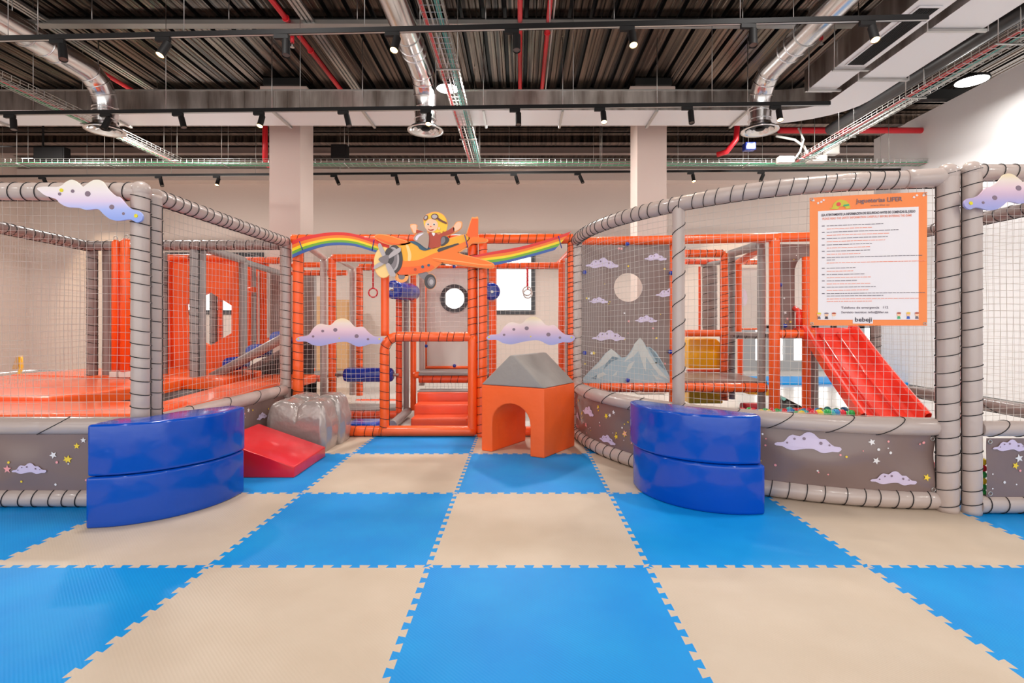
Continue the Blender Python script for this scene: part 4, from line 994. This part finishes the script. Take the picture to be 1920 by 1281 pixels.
for i, (py, k) in enumerate(((866, 3), (878, 0), (890, 1), (902, 3), (913, 1), (924, 1))):
    p = P(1843, py, 3.04); b = MB(); b.sphere(p, .021, BALLC[k], 12, 8); tag(b.build('pit_ball', fix=False), '%s small ball showing beside the second grey post, %s from the top' % (cn[k], ['first', 'second', 'third', 'fourth', 'fifth', 'sixth'][i]), 'ball', 'balls in the skirt gap')

# ------------------------------------------------------------------ play blocks on the floor
def curved_block(name, arcpts, back, z0, z1, label, dx=0, dy=0):
    b = MB(); pts = catmull(arcpts, 6, closed=False) + back
    b.plate([(x+dx, y+dy) for x, y in pts], lambda x, y, d: (x, y, z0+d), z1-z0, BLUE)
    o = b.build(name, bevel=.034); return tag(o, label, 'foam block', 'blue curved foam blocks')
def arc3(a, c, sag, n=7):
    a, c = Vector((*a, 0)), Vector((*c, 0)); m = (a+c)/2; ch = (c-a); L = ch.length; nrm = Vector((ch.y, -ch.x, 0))/L
    r = (L*L/4+sag*sag)/(2*sag); o = m+nrm*(sag-r); a0 = math.asin(L/2/r)
    return [tuple((o+nrm*(r*math.cos(t_))+ch/L*(r*math.sin(t_)))[:2]) for t_ in [-a0+2*a0*i/(n-1) for i in range(n)]]
AL = arc3((-2.335, 2.75), (-1.81, 3.36), .17)
bl = [(-1.93, 3.42), (-2.13, 3.2), (-2.2, 3.0), (-2.335, 2.97)]
curved_block('curved_foam_block', AL, bl, 0, .275, 'lower blue curved foam block of the left stack, standing on the floor')
curved_block('curved_foam_block', AL, bl, .279, .558, 'upper blue curved foam block of the left stack, topmost before the trampoline fence', .004, .004)
ARr = arc3((.775, 3.52), (1.415, 2.955), .215)
br = [(1.43, 3.05), (1.2, 3.25), (1.0, 3.42), (.84, 3.6)]
curved_block('curved_foam_block', ARr, br, 0, .285, 'lower blue curved foam block of the right stack, standing on the floor')
curved_block('curved_foam_block', ARr, br, .289, .57, 'upper blue curved foam block of the right stack, topmost before the starry skirt', -.02, .005)

w = MB(); x0, x1, ya, yb = -2.17, -1.615, 3.66, 4.25
w.add([(x0, ya, 0), (x1, ya, 0), (x1, ya, .078), (x0, ya, .272), (x0, yb, 0), (x1, yb, 0), (x1, yb, .078), (x0, yb, .272)], [(0,1,2,3),(5,4,7,6),(1,5,6,2),(3,2,6,7),(4,0,3,7),(4,5,1,0)], RED)
tag(w.build('foam_wedge', bevel=.008), 'bright red foam wedge sloping down to the right of the left blue stack', 'foam wedge')

def hump(y0, y1, x0, x1, z, label, amp=.075):
    b = MB(); nu, nv = 48, 20
    def prof(u):                                     # two soft lobes with a pinched middle
        a = abs(math.sin(math.pi*2*u))**.42; e = min(1, min(u, 1-u)/.06)**.5
        return z-amp+amp*a*e
    rows = []
    for j in range(nv+1):
        v = j/nv; q = min(v, 1-v); rnd = math.sqrt(max(0, 1-(1-min(1, q/.16))**2))
        row = []
        for i in range(nu+1):
            u = i/nu; pu = min(u, 1-u); ru = math.sqrt(max(0, 1-(1-min(1, pu/.12))**2))
            zz_ = prof(u)-.05*(1-rnd)-.05*(1-ru)+.003*math.sin(31*u+9*v)*math.sin(17*v)
            row.append((x0+(x1-x0)*u, y0+(y1-y0)*v, zz_))
        rows.append(row)
    vs = [p for r_ in rows for p in r_]; W_ = nu+1
    b.add(vs, [(j*W_+i, j*W_+i+1, (j+1)*W_+i+1, (j+1)*W_+i) for j in range(nv) for i in range(nu)], SILVER, True)
    def side(line, out):
        K = 12; vs = []
        for k in range(K+1):
            t_ = k/K
            for p in line: ce = min(1, min(line.index(p), len(line)-1-line.index(p))/4)*math.sin(math.pi*t_)**.5; zf = min(1, p[2]*(1-t_)/(z-.03)); bul = min(1, min(line.index(p), len(line)-1-line.index(p))/4)*.03*max(0, math.sin(math.pi*zf))**.6*min(1, t_*5); vs.append((p[0]+out[0]*bul, p[1]+out[1]*bul, p[2]*(1-t_)))
        n = len(line); b.add(vs, [(k*n+i, k*n+i+1, (k+1)*n+i+1, (k+1)*n+i) for k in range(K) for i in range(n-1)], SILVER, True)
    side(rows[0], (0, -1)); side(rows[-1], (0, 1)); side([r_[0] for r_ in rows], (-1, 0)); side([r_[-1] for r_ in rows], (1, 0))
    o = b.build('humped_foam_block'); 
    bm = bmesh.new(); bm.from_mesh(o.data); bmesh.ops.remove_doubles(bm, verts=bm.verts, dist=1e-4); bmesh.ops.recalc_face_normals(bm, faces=bm.faces); bm.to_mesh(o.data); bm.free()
    for p in o.data.polygons: p.use_smooth = True
    return tag(o, label, 'foam block', 'silver humped blocks')
hump(4.4, 4.665, -2.175, -1.665, .435, 'front silver-grey block with two puffy humps, behind the red wedge')
hump(4.675, 4.915, -2.15, -1.635, .45, 'rear silver-grey humped block pushed against the orange frame')

# little house: arch body and gable roof
hs = thing('foam_playhouse', 'orange foam playhouse with arched opening and grey gable roof', 'playhouse')
o0 = Vector((-.335, 4.44, 0)); u_ = Vector((.531, -.26, 0)).normalized(); v_ = Vector((.30, .43, 0)).normalized(); u_ = Vector((.531, -.26, 0)).normalized()
LW, LD, HB = .592, .515, .57
M3 = lambda x, y, d: o0+u_*x+v_*d+Vector((0, 0, y))
archp = [(.105, 0)] + [(.105, .26)] + [(.285-.18*math.cos(a), .26+.165*math.sin(a)) for a in [R(k) for k in range(15, 180, 15)]] + [(.465, .26), (.465, 0)]
out = [(0, 0)] + archp + [(LW, 0), (LW, HB), (0, HB)]
b = MB(); b.plate(out, lambda x, y, d: M3(x, y, d), LD, ORANGE_SOFT); b.build('arched_body', hs, bevel=.012)
b = MB(); tri = [(-.005, HB+.002), (LW+.005, HB+.002), (LW/2+.02, HB+.265), (LW/2-.02, HB+.265)]
b.plate(tri, lambda x, y, d: M3(x, y, d), LD, ROOFGREY); b.build('gable_roof', hs, bevel=.014)

# ------------------------------------------------------------------ signs
def cloud_sign(px0, px1, py0, py1, Y, label, m=CLOUD, bolts=(.03, .96)):
    t = thing('cloud_sign', label, 'sign', 'cloud cut-out signs'); x0, x1 = X_(px0, Y), X_(px1, Y); z0, z1 = Z_(py1, Y), Z_(py0, Y)
    L = catmull(CLOUD_LINE, 5); ys = [p[1] for p in L]; lo, hi = min(ys), max(ys)
    f = lambda x, y: (x0+(x1-x0)*x, z0+(z1-z0)*(y-lo)/(hi-lo))
    b = MB(); b.plate([f(*p) for p in L], lambda x, y, d: (x, Y-.006+d, y), .012, m)
    for (sx, sy, r) in ((.2, .36, .0145), (.31, .55, .017), (.455, .59, .024), (.7, .37, .024), (.83, .26, .015)):
        c = (x0+(x1-x0)*sx, z0+(z1-z0)*sy); b.plate(ell(c[0], c[1], r*(x1-x0)*1.0, r*(x1-x0)*.9, 16), lambda x, y, d: (x, Y-.0075+d, y), .0012, DOTG)
    b.build('cloud_board', t)
    b = MB(); b.plate(ell(x0+(x1-x0)*.5, z0+(z1-z0)*.3, .006), lambda x, y, d: (x, Y-.0085+d, y), .001, DOTY)
    for s_ in bolts: b.plate(ell(x0+(x1-x0)*s_, z0+(z1-z0)*.27, .008), lambda x, y, d: (x, Y-.0085+d, y), .002, DOTY)
    b.build('fixing_bolt', t); return t
cloud_sign(555, 718, 597, 650, 4.93, 'lilac cloud sign on the orange frame, left of the doorway')
cloud_sign(912, 1078, 594, 647, 4.93, 'lilac cloud sign on the orange frame above the playhouse', m=CLOUD)
C1 = [(455,150),(540,130),(720,130),(800,75),(870,48),(930,75),(1000,130),(1040,110),(1110,62),(1180,48),(1240,75),(1310,170),(1390,240),(1440,255),(1490,310),(1530,360),(1590,400),(1670,425),(1715,470),(1710,530),(1650,560),(1570,525),(1430,540),(1330,520),(1250,460),(1180,400),(1050,410),(950,385),(820,375),(730,330),(680,280),(560,240),(490,190)]
C1D = [(728,220,20),(884,186,22),(1064,218,34),(1352,376,30),(1492,455,17)]
def big_cloud(to, label, m):
    t = thing('cloud_sign', label, 'sign', 'cloud cut-out signs')
    b = MB(); b.plate([to(*p) for p in catmull(C1, 5)], lambda x, y, d: (x, BY-.006+d, y), .012, m)
    for x, y, r in C1D: b.plate([to(*p) for p in ell(x, y, r, r*.95, 16)], lambda x, y, d: (x, BY-.0075+d, y), .0012, DOTG)
    b.build('cloud_board', t)
    b = MB()
    for x, y in ((750, 175), (1642, 482)): b.plate([to(*p) for p in ell(x, y, 22, 22, 16)], lambda x, y, d: (x, BY-.009+d, y), .003, DOTY)
    b.build('fixing_bolt', t)
BY = 3.0
big_cloud(lambda x, y: (X_(x/6.4, BY), Z_(330+y/6.4, BY)), 'big pale cloud sign hung across the top rail and corner post at the left', CLOUDB)
BY = 2.9
def mir(x, y):
    dx, dy = (1715-x)/6.4, (y-480)/6.4; a = R(-8); return (X_(1807+dx*math.cos(a)-dy*math.sin(a)*-1*0+dy*.0, BY), Z_(380+dy*.95+dx*.12, BY))
big_cloud(mir, 'big lilac cloud sign fixed to the doubled posts, cut off by the right edge', CLOUD)

RB = [mat('rainbow red', (226, 48, 44), .4), mat('rainbow orange', (244, 126, 36), .4), mat('rainbow yellow', (246, 216, 30), .4), mat('rainbow green', (116, 172, 50), .4), mat('rainbow blue', (62, 96, 166), .4)]
def rainbow(top, bot, Y, label, ties):
    t = thing('rainbow_sign', label, 'sign', 'rainbow ribbon signs'); n = 5
    T_ = catmull(top, 8, False); B2 = catmull(bot, 8, False); b = MB()
    w_ = [0, .24, .44, .62, .8, 1]
    for k in range(5):
        vs = []
        for (ax, ay), (bx, by) in zip(T_, B2):
            for q in (w_[k], w_[k+1]): px, py = ax+(bx-ax)*q, ay+(by-ay)*q; vs += [(X_(px, Y), Y-.005, Z_(py, Y)), (X_(px, Y), Y+.005, Z_(py, Y))]
        m_ = len(T_); fs = []
        for i in range(m_-1):
            o_ = i*4; fs += [(o_, o_+4, o_+6, o_+2), (o_+1, o_+3, o_+7, o_+5), (o_, o_+1, o_+5, o_+4), (o_+2, o_+6, o_+7, o_+3)]
        fs += [(0, 2, 3, 1), (4*m_-4, 4*m_-3, 4*m_-1, 4*m_-2)]
        b.add(vs, fs, RB[k])
    b.build('rainbow_board', t)
    for (a, c, e, g) in ties: b = MB(); b.tube([(X_(a, Y), Y-.009, Z_(c, Y)), (X_(e, Y), Y-.009, Z_(g, Y))], .004, BLUED, 6); b.build('cable_tie', t, fix=False)
RY = 4.91
rainbow([(548, 452), (575, 443), (620, 436), (660, 438), (706, 452), (730, 460)], [(548, 484), (575, 472), (615, 461), (660, 461), (700, 472), (730, 482)], RY, 'rainbow ribbon board rising left of the aeroplane', [(562, 453, 568, 469), (702, 449, 698, 470)])
rainbow([(855, 487), (890, 479), (930, 471), (980, 462), (1030, 448), (1071, 434)], [(820, 493), (860, 499), (900, 499), (935, 496), (990, 483), (1040, 469), (1071, 459)], RY, 'rainbow ribbon board trailing right of the aeroplane', [(1047, 443, 1053, 466)])

ap = thing('aeroplane_sign', 'cartoon orange propeller aeroplane cut-out with a waving pilot above the doorway', 'sign')
AY = 4.87
fx = lambda x, y: (X_(690+x/8, AY), Z_(390+y/8, AY))
pm = lambda n, c: mat('print '+n, c, .4)
PO, PDO, PY_, PL = pm('orange', (255, 124, 32)), pm('deep orange', (250, 100, 26)), pm('amber', (250, 176, 38)), pm('pale orange edge', (255, 170, 92))
PSKIN, PBR, PHAIR, PDK, PGR, PLG = pm('skin', (252, 200, 164)), pm('rust jacket', (184, 66, 40)), pm('blond', (250, 200, 50)), pm('charcoal', (66, 60, 62)), pm('mid grey', (132, 122, 124)), pm('light grey', (186, 176, 176))
PCR, PTL, PBLK = pm('cream', (254, 216, 140)), pm('dark teal', (50, 92, 116)), pm('brown strap', (116, 62, 44))
def layer(b, pts, lev, m, smooth=True, th=.0014):
    l = catmull(pts, 4) if smooth else pts
    b.plate([fx(*p) for p in l], lambda x, y, d: (x, AY-lev*.0016-th+d, y), th, m)
def part(name, layers, back=None, label=None):
    b = MB()
    if back: b.plate([fx(*p) for p in (catmull(back, 4))], lambda x, y, d: (x, AY+d, y), .01, PL)
    for pts, lev, m, *s in layers: layer(b, pts, lev, m, *(s or []))
    o = b.build(name, ap);
    if label: o['label'] = label
    return o
body_out = [(420,540),(560,515),(640,500),(860,600),(1050,560),(1200,460),(1440,395),(1520,420),(1510,560),(1390,660),(1330,690),(1200,780),(1080,850),(1000,915),(900,965),(720,1005),(450,1010),(430,800)]
part('fuselage', [([(430,560),(560,530),(640,520),(780,600),(860,640),(1050,590),(1200,480),(1440,410),(1500,420),(1480,500),(1200,620),(1000,690),(760,790),(560,810),(500,700)], 1, PY_),
    ([(500,790),(560,800),(760,780),(1000,680),(1200,620),(1480,500),(1500,560),(1380,640),(1330,680),(1200,760),(1080,840),(1000,900),(900,950),(720,990),(460,1000),(500,900)], 2, PO),
    ([(480,900),(700,880),(900,850),(1000,890),(900,950),(720,990),(460,998)], 3, PDO), ([(570,560),(610,570),(650,700),(640,790),(600,790),(600,690)], 2, PCR),
    ([(1040,640),(1060,610),(1350,530),(1372,545),(1060,665)], 4, PDK, False), (ell(710,925,45), 5, PDO), (ell(712,925,22), 6, PBR), (ell(822,885,22), 5, PTL), (ell(912,860,20), 5, PTL)], body_out)
part('cockpit', [([(630,510),(700,500),(900,560),(960,600),(860,640),(780,620),(740,570)], 3, PTL), ([(1090,560),(1100,440),(1180,430),(1220,470),(1200,520),(1130,570)], 3, PDK), ([(1095,540),(1105,450),(1150,440),(1160,500),(1120,545)], 4, PGR)])
part('far_wing', [([(105,440),(130,410),(200,405),(300,420),(430,460),(600,510),(640,530),(540,560),(420,555),(300,540),(180,490)], 1, PO), ([(125,455),(200,470),(330,520),(500,545),(420,552),(300,540),(180,490)], 2, PDO)], [(95,440),(125,400),(200,393),(300,408),(430,448),(600,498),(660,530),(540,572),(420,567),(300,552),(170,502)])
part('near_wing', [([(960,760),(1060,690),(1330,670),(1400,700),(1700,780),(1850,830),(1885,862),(1855,895),(1700,890),(1400,855),(1100,815)], 5, PO), ([(960,752),(1100,765),(1400,800),(1700,845),(1850,850),(1860,862),(1700,860),(1400,818),(1100,782)], 6, PL)], [(945,762),(1060,678),(1330,655),(1400,688),(1710,768),(1860,820),(1898,862),(1865,908),(1700,903),(1400,868),(1100,828)])
part('tail_fin', [([(1480,420),(1520,280),(1560,160),(1650,160),(1652,440),(1570,470)], 2, PDO, False), ([(1490,520),(1560,440),(1700,445),(1780,470),(1770,505),(1650,520),(1560,525),(1490,590)], 3, PO)], [(1465,430),(1510,280),(1555,145),(1600,143),(1655,148),(1662,430),(1790,465),(1785,515),(1650,535),(1560,535),(1480,610)])
part('engine_cowl', [(ell(400,770,122,212), 4, PDK), (ell(375,770,95,180), 5, PLG), (ell(360,770,82,160), 6, PGR), (ell(325,730,72,130), 7, PDK)])
part('propeller_disc_print', [(ell(235,820,142,228), 8 if 0 else 3, PCR)], ell(235,820,150,236, n=20))
part('propeller', [([(160,545),(200,545),(270,700),(230,740),(170,620)], 9, PLG), ([(480,600),(500,620),(480,670),(330,760),(310,730),(380,650)], 9, PLG), ([(95,920),(110,860),(230,800),(250,840),(150,900)], 9, PLG), ([(270,850),(330,840),(420,1000),(390,1030),(330,1010)], 9, PLG), ([(165,780),(200,740),(300,710),(320,770),(290,840),(220,830)], 10, PGR)])
part('far_wheel', [(ell(505,1030,88,78), -1, PDK), (ell(505,1030,50,44), 0, PGR)], ell(505,1030,100,90, n=16))
part('near_wheel', [([(750,990),(880,960),(920,1050),(850,1080)], 0, PGR), (ell(932,1105,88,112), 1, PDK), (ell(948,1108,55,72), 2, PGR), (ell(952,1112,30,40), 3, PLG)], ell(932,1105,92,118, n=16))
pil = part('pilot', [([(900,400),(940,370),(1010,370),(1060,400),(1100,380),(1180,350),(1285,290),(1290,360),(1220,400),(1100,445),(1090,570),(1000,600),(920,600),(900,500)], 4, PBR), ([(725,340),(760,335),(900,390),(900,440),(800,395),(740,390)], 4, PBR),
    ([(650,300),(640,270),(690,250),(730,270),(722,370),(690,375),(665,320)], 4, PSKIN), ([(1282,300),(1330,225),(1375,215),(1402,240),(1390,300),(1330,345),(1290,350)], 4, PSKIN),
    (ell(1010,225,172,150), 5, PHAIR), ([(1020,200),(1180,220),(1185,320),(1160,360),(1130,350),(1110,385),(1070,350),(1030,370)], 6, PHAIR), (ell(955,265,98,98), 7, PSKIN),
    (ell(1005,135,56,44), 9, PBLK), (ell(1003,135,40,30), 10, PLG), (ell(872,152,30,42,24,.6), 9, PBLK), (ell(872,150,18,28,24,.6), 10, PLG), ([(1055,150),(1110,185),(1180,222),(1175,245),(1100,212),(1050,182)], 9, PBLK),
    (ell(903,248,20,18), 8, SWH), (ell(995,250,20,18), 8, SWH), (ell(905,250,12), 9, PDK), (ell(995,252,12), 9, PDK), (ell(945,283,12,9), 9, PDO), ([(900,312),(935,330),(990,322),(965,348),(925,342)], 9, PBR), (ell(1070,310,16,20), 8, PSKIN), ([(960,375),(985,425),(1010,385)], 6, SWH)],
    [(630,260),(690,238),(740,262),(745,325),(890,380),(830,200),(860,110),(1000,55),(1130,100),(1195,220),(1180,340),(1275,280),(1325,210),(1400,205),(1415,250),(1395,310),(1330,360),(1220,415),(1110,460),(1095,580),(900,600),(880,440),(740,400),(680,385)])
part('windshield', [([(690,480),(720,410),(800,370),(880,370),(920,430),(905,600),(860,600),(780,540)], 11, mat('print smoky windshield', (176, 152, 136), .3)), ([(715,470),(740,420),(800,390),(840,390),(770,440),(740,490)], 12, CLOUDL)])
b = MB()
for a, c in (((1450, 405), (1500, 600)),): b.tube([(fx(*a)[0], AY-.012, fx(*a)[1]), (fx(*c)[0], AY-.012, fx(*c)[1])], .004, BLUED, 6)
b.build('cable_tie', ap, fix=False)

# notice board
nb = thing('safety_notice', 'orange-edged white safety rules notice hanging on the curved net by the posts', 'notice')
nb.location = (0, 0, 0)
Lc = Vector((X_(1518, 3.14), 3.14, 0)); Rc = Vector((X_(1738, 3.0), 3.0, 0)); Wn = (Rc-Lc).length; ux = (Rc-Lc)/Wn; nn = Vector((ux.y, -ux.x, 0)); zb, zt_ = 1.092, 1.875
HN = zt_-zb
def N3(x, y, d): p = Lc+ux*x; return (p.x-.0-ux.x*.0+nn.x*(.018*math.sin(math.pi*x/Wn))-nn.x*d*-1*-1+0, p.y+nn.y*(.018*math.sin(math.pi*x/Wn))-nn.y*d*-1*-1, zb+y+.03*(0)*x)
def N3(x, y, d):
    p = Lc+ux*x+nn*(.012*math.sin(math.pi*x/Wn)-d); return (p.x, p.y, zb+y)
PNO = mat('notice orange print', (255, 128, 62), .4, mottled=.45, mscale=3); PNW = mat('notice white print', (244, 236, 238), .4)
PTX, PTB, PTO = mat('notice grey text', (120, 108, 118), .6), mat('notice dark text', (70, 58, 70), .6), mat('notice orange text', (246, 150, 120), .6)
def nplate(b, x0, y0, x1, y1, lev, m, n=8):
    vs = []; 
    for i in range(n+1):
        x = x0+(x1-x0)*i/n; vs += [N3(x, y0, -lev*.0008), N3(x, y1, -lev*.0008), N3(x, y0, 0), N3(x, y1, 0)]
    fs = []
    for i in range(n): o_ = 4*i; fs += [(o_, o_+4, o_+5, o_+1), (o_+2, o_+3, o_+7, o_+6), (o_, o_+2, o_+6, o_+4), (o_+1, o_+5, o_+7, o_+3)]
    fs += [(0, 1, 3, 2), (4*n, 4*n+2, 4*n+3, 4*n+1)]
    b.add(vs, fs, m)
b = MB(); nplate(b, 0, 0, Wn, HN, 2, PNO); b.build('printed_sheet', nb)
b = MB(); nplate(b, .045, .035, Wn-.045, HN-.085, 4, PNW); nplate(b, Wn*.37, .012, Wn*.54, .06, 6, PNW, 2); b.build('white_text_area', nb)
def text(s, x, y, size, m, parent, name='lettering', width=None, lev=7, bold=0):
    cu = bpy.data.curves.new('lettering', 'FONT'); cu.body = s; cu.size = size; cu.offset = bold; cu.resolution_u = 2
    o = bpy.data.objects.new('tmp', cu); COL.objects.link(o); dg = bpy.context.evaluated_depsgraph_get(); me = bpy.data.meshes.new_from_object(o.evaluated_get(dg))
    bpy.data.objects.remove(o); w_ = max(v.co.x for v in me.vertices) if me.vertices else 1; k = (width/w_) if width else 1
    for v in me.vertices: v.co = Vector(N3(x+v.co.x*k, y+v.co.y, -lev*.0008))
    me.materials.clear(); me.materials.append(m); ob = bpy.data.objects.new(name, me); COL.objects.link(ob); ob.parent = parent; return ob
text('Jugueterias LIFER', Wn*.40, HN-.048, .036, PTX, nb, width=Wn*.39, bold=.0006)
text('www.lifer.es', Wn*.52, HN-.072, .015, PTX, nb, width=Wn*.16)
text('LEA ATENTAMENTE LA INFORMACION DE SEGURIDAD ANTES DE COMENZAR EL JUEGO', .062, HN-.118, .02, PTB, nb, width=Wn-.125, bold=.0005)
text('PLEASE READ THE SAFETY INFORMATION CAREFULLY BEFORE ENTERING THE GAME', .068, HN-.14, .018, PTO, nb, width=Wn-.15, bold=.0003)
rd = random.Random(3); b = MB(); b_o = MB()
def words(bb, x, y, w, m):
    e = x
    while e < x+w-.006:
        l = min(rd.uniform(.008, .03), x+w-e); nplate(bb, e, y-.0016, e+l, y+.0016, 7, m, 1); e += l+.004
yy = HN-.178; 
for i, (w1, w2) in enumerate(((.3, .24), (.38, .34), (.33, .31), (.24, .23), (.23, .18), (.51, .53), (.16, .14), (.2, .24), (.16, .24), (.26, .22), (.52, .5))):
    if i == 6: yy -= .012
    nplate(b, .066, yy-.002, .08, yy+.003, 7, PTX, 1); words(b, .092, yy, w1, PTX)
    if i in (5, 10): words(b, .092, yy-.015, .05 if i == 5 else .3, PTX); yy -= .014
    words(b_o, .092, yy-.019, w2, PTO)
    if i == 10: words(b_o, .092, yy-.034, .24, PTO)
    yy -= .0385
b.build('small_print_lines', nb, fix=False); b_o.build('small_print_lines', nb, fix=False)
text('Telefono de emergencia   112', Wn*.27, .102, .018, PTX, nb, width=Wn*.40, bold=.0003)
text('Servicio tecnico: info@lifer.es', Wn*.27, .074, .018, PTX, nb, width=Wn*.40, bold=.0003)
text('bebeji', Wn*.385, .024, .036, PTB, nb, width=Wn*.145, lev=9, bold=.0006)
b = MB()                                            # lime helmet-shaped emblem and little corner figures
np_ = lambda l, lev, m: b.plate(l, lambda x, y, d: N3(x, y, -lev*.0008-d), .0006, m)
np_(catmull([(x*.01+.105, y*.01+HN-.08) for x, y in ((0, .8), (1.6, 1.2), (2.4, 3.6), (5, 5.6), (8.2, 5.2), (10.4, 3.2), (11.2, .4), (9, .1), (8.2, 1.4), (5.5, 1.4), (4.8, .2), (2.6, .2))], 4), 5, mat('emblem lime', (212, 196, 52), .4))
np_(ell(.155, HN-.05, .012), 7, RED); np_([(.178, HN-.066), (.212, HN-.062), (.21, HN-.052), (.182, HN-.055)], 7, CABG)
for x, c1, c2 in ((.05, DOTY, PTX), (.09, DOTG, PTB), (.13, PBR, SWH), (Wn-.15, PBR, CABG), (Wn-.1, PHAIR, BLUE), (Wn-.055, PBR, PTX)):
    np_(ell(x, .066, .011, n=12), 6, PSKIN); np_(ell(x, .074, .012, .005, n=12), 7, c1); np_([(x-.009, .04), (x+.009, .04), (x+.006, .056), (x-.006, .056)], 6, c2)
for x, y in ((.02, HN-.018), (.062, HN-.03), (.075, HN-.02), (.045, HN-.036), (Wn-.07, HN-.028), (Wn-.055, HN-.018), (Wn-.02, HN-.02)): np_(star_pts(x, y, .009, x), 6, SWH)
b.build('printed_figures', nb)
b = MB()
for x in (.012, Wn-.012):
    for y in (.012, HN-.012): b.ring(N3(x, y, -.004), nn, .007, .0025, STEEL, 12)
b.build('eyelet', nb, fix=False)
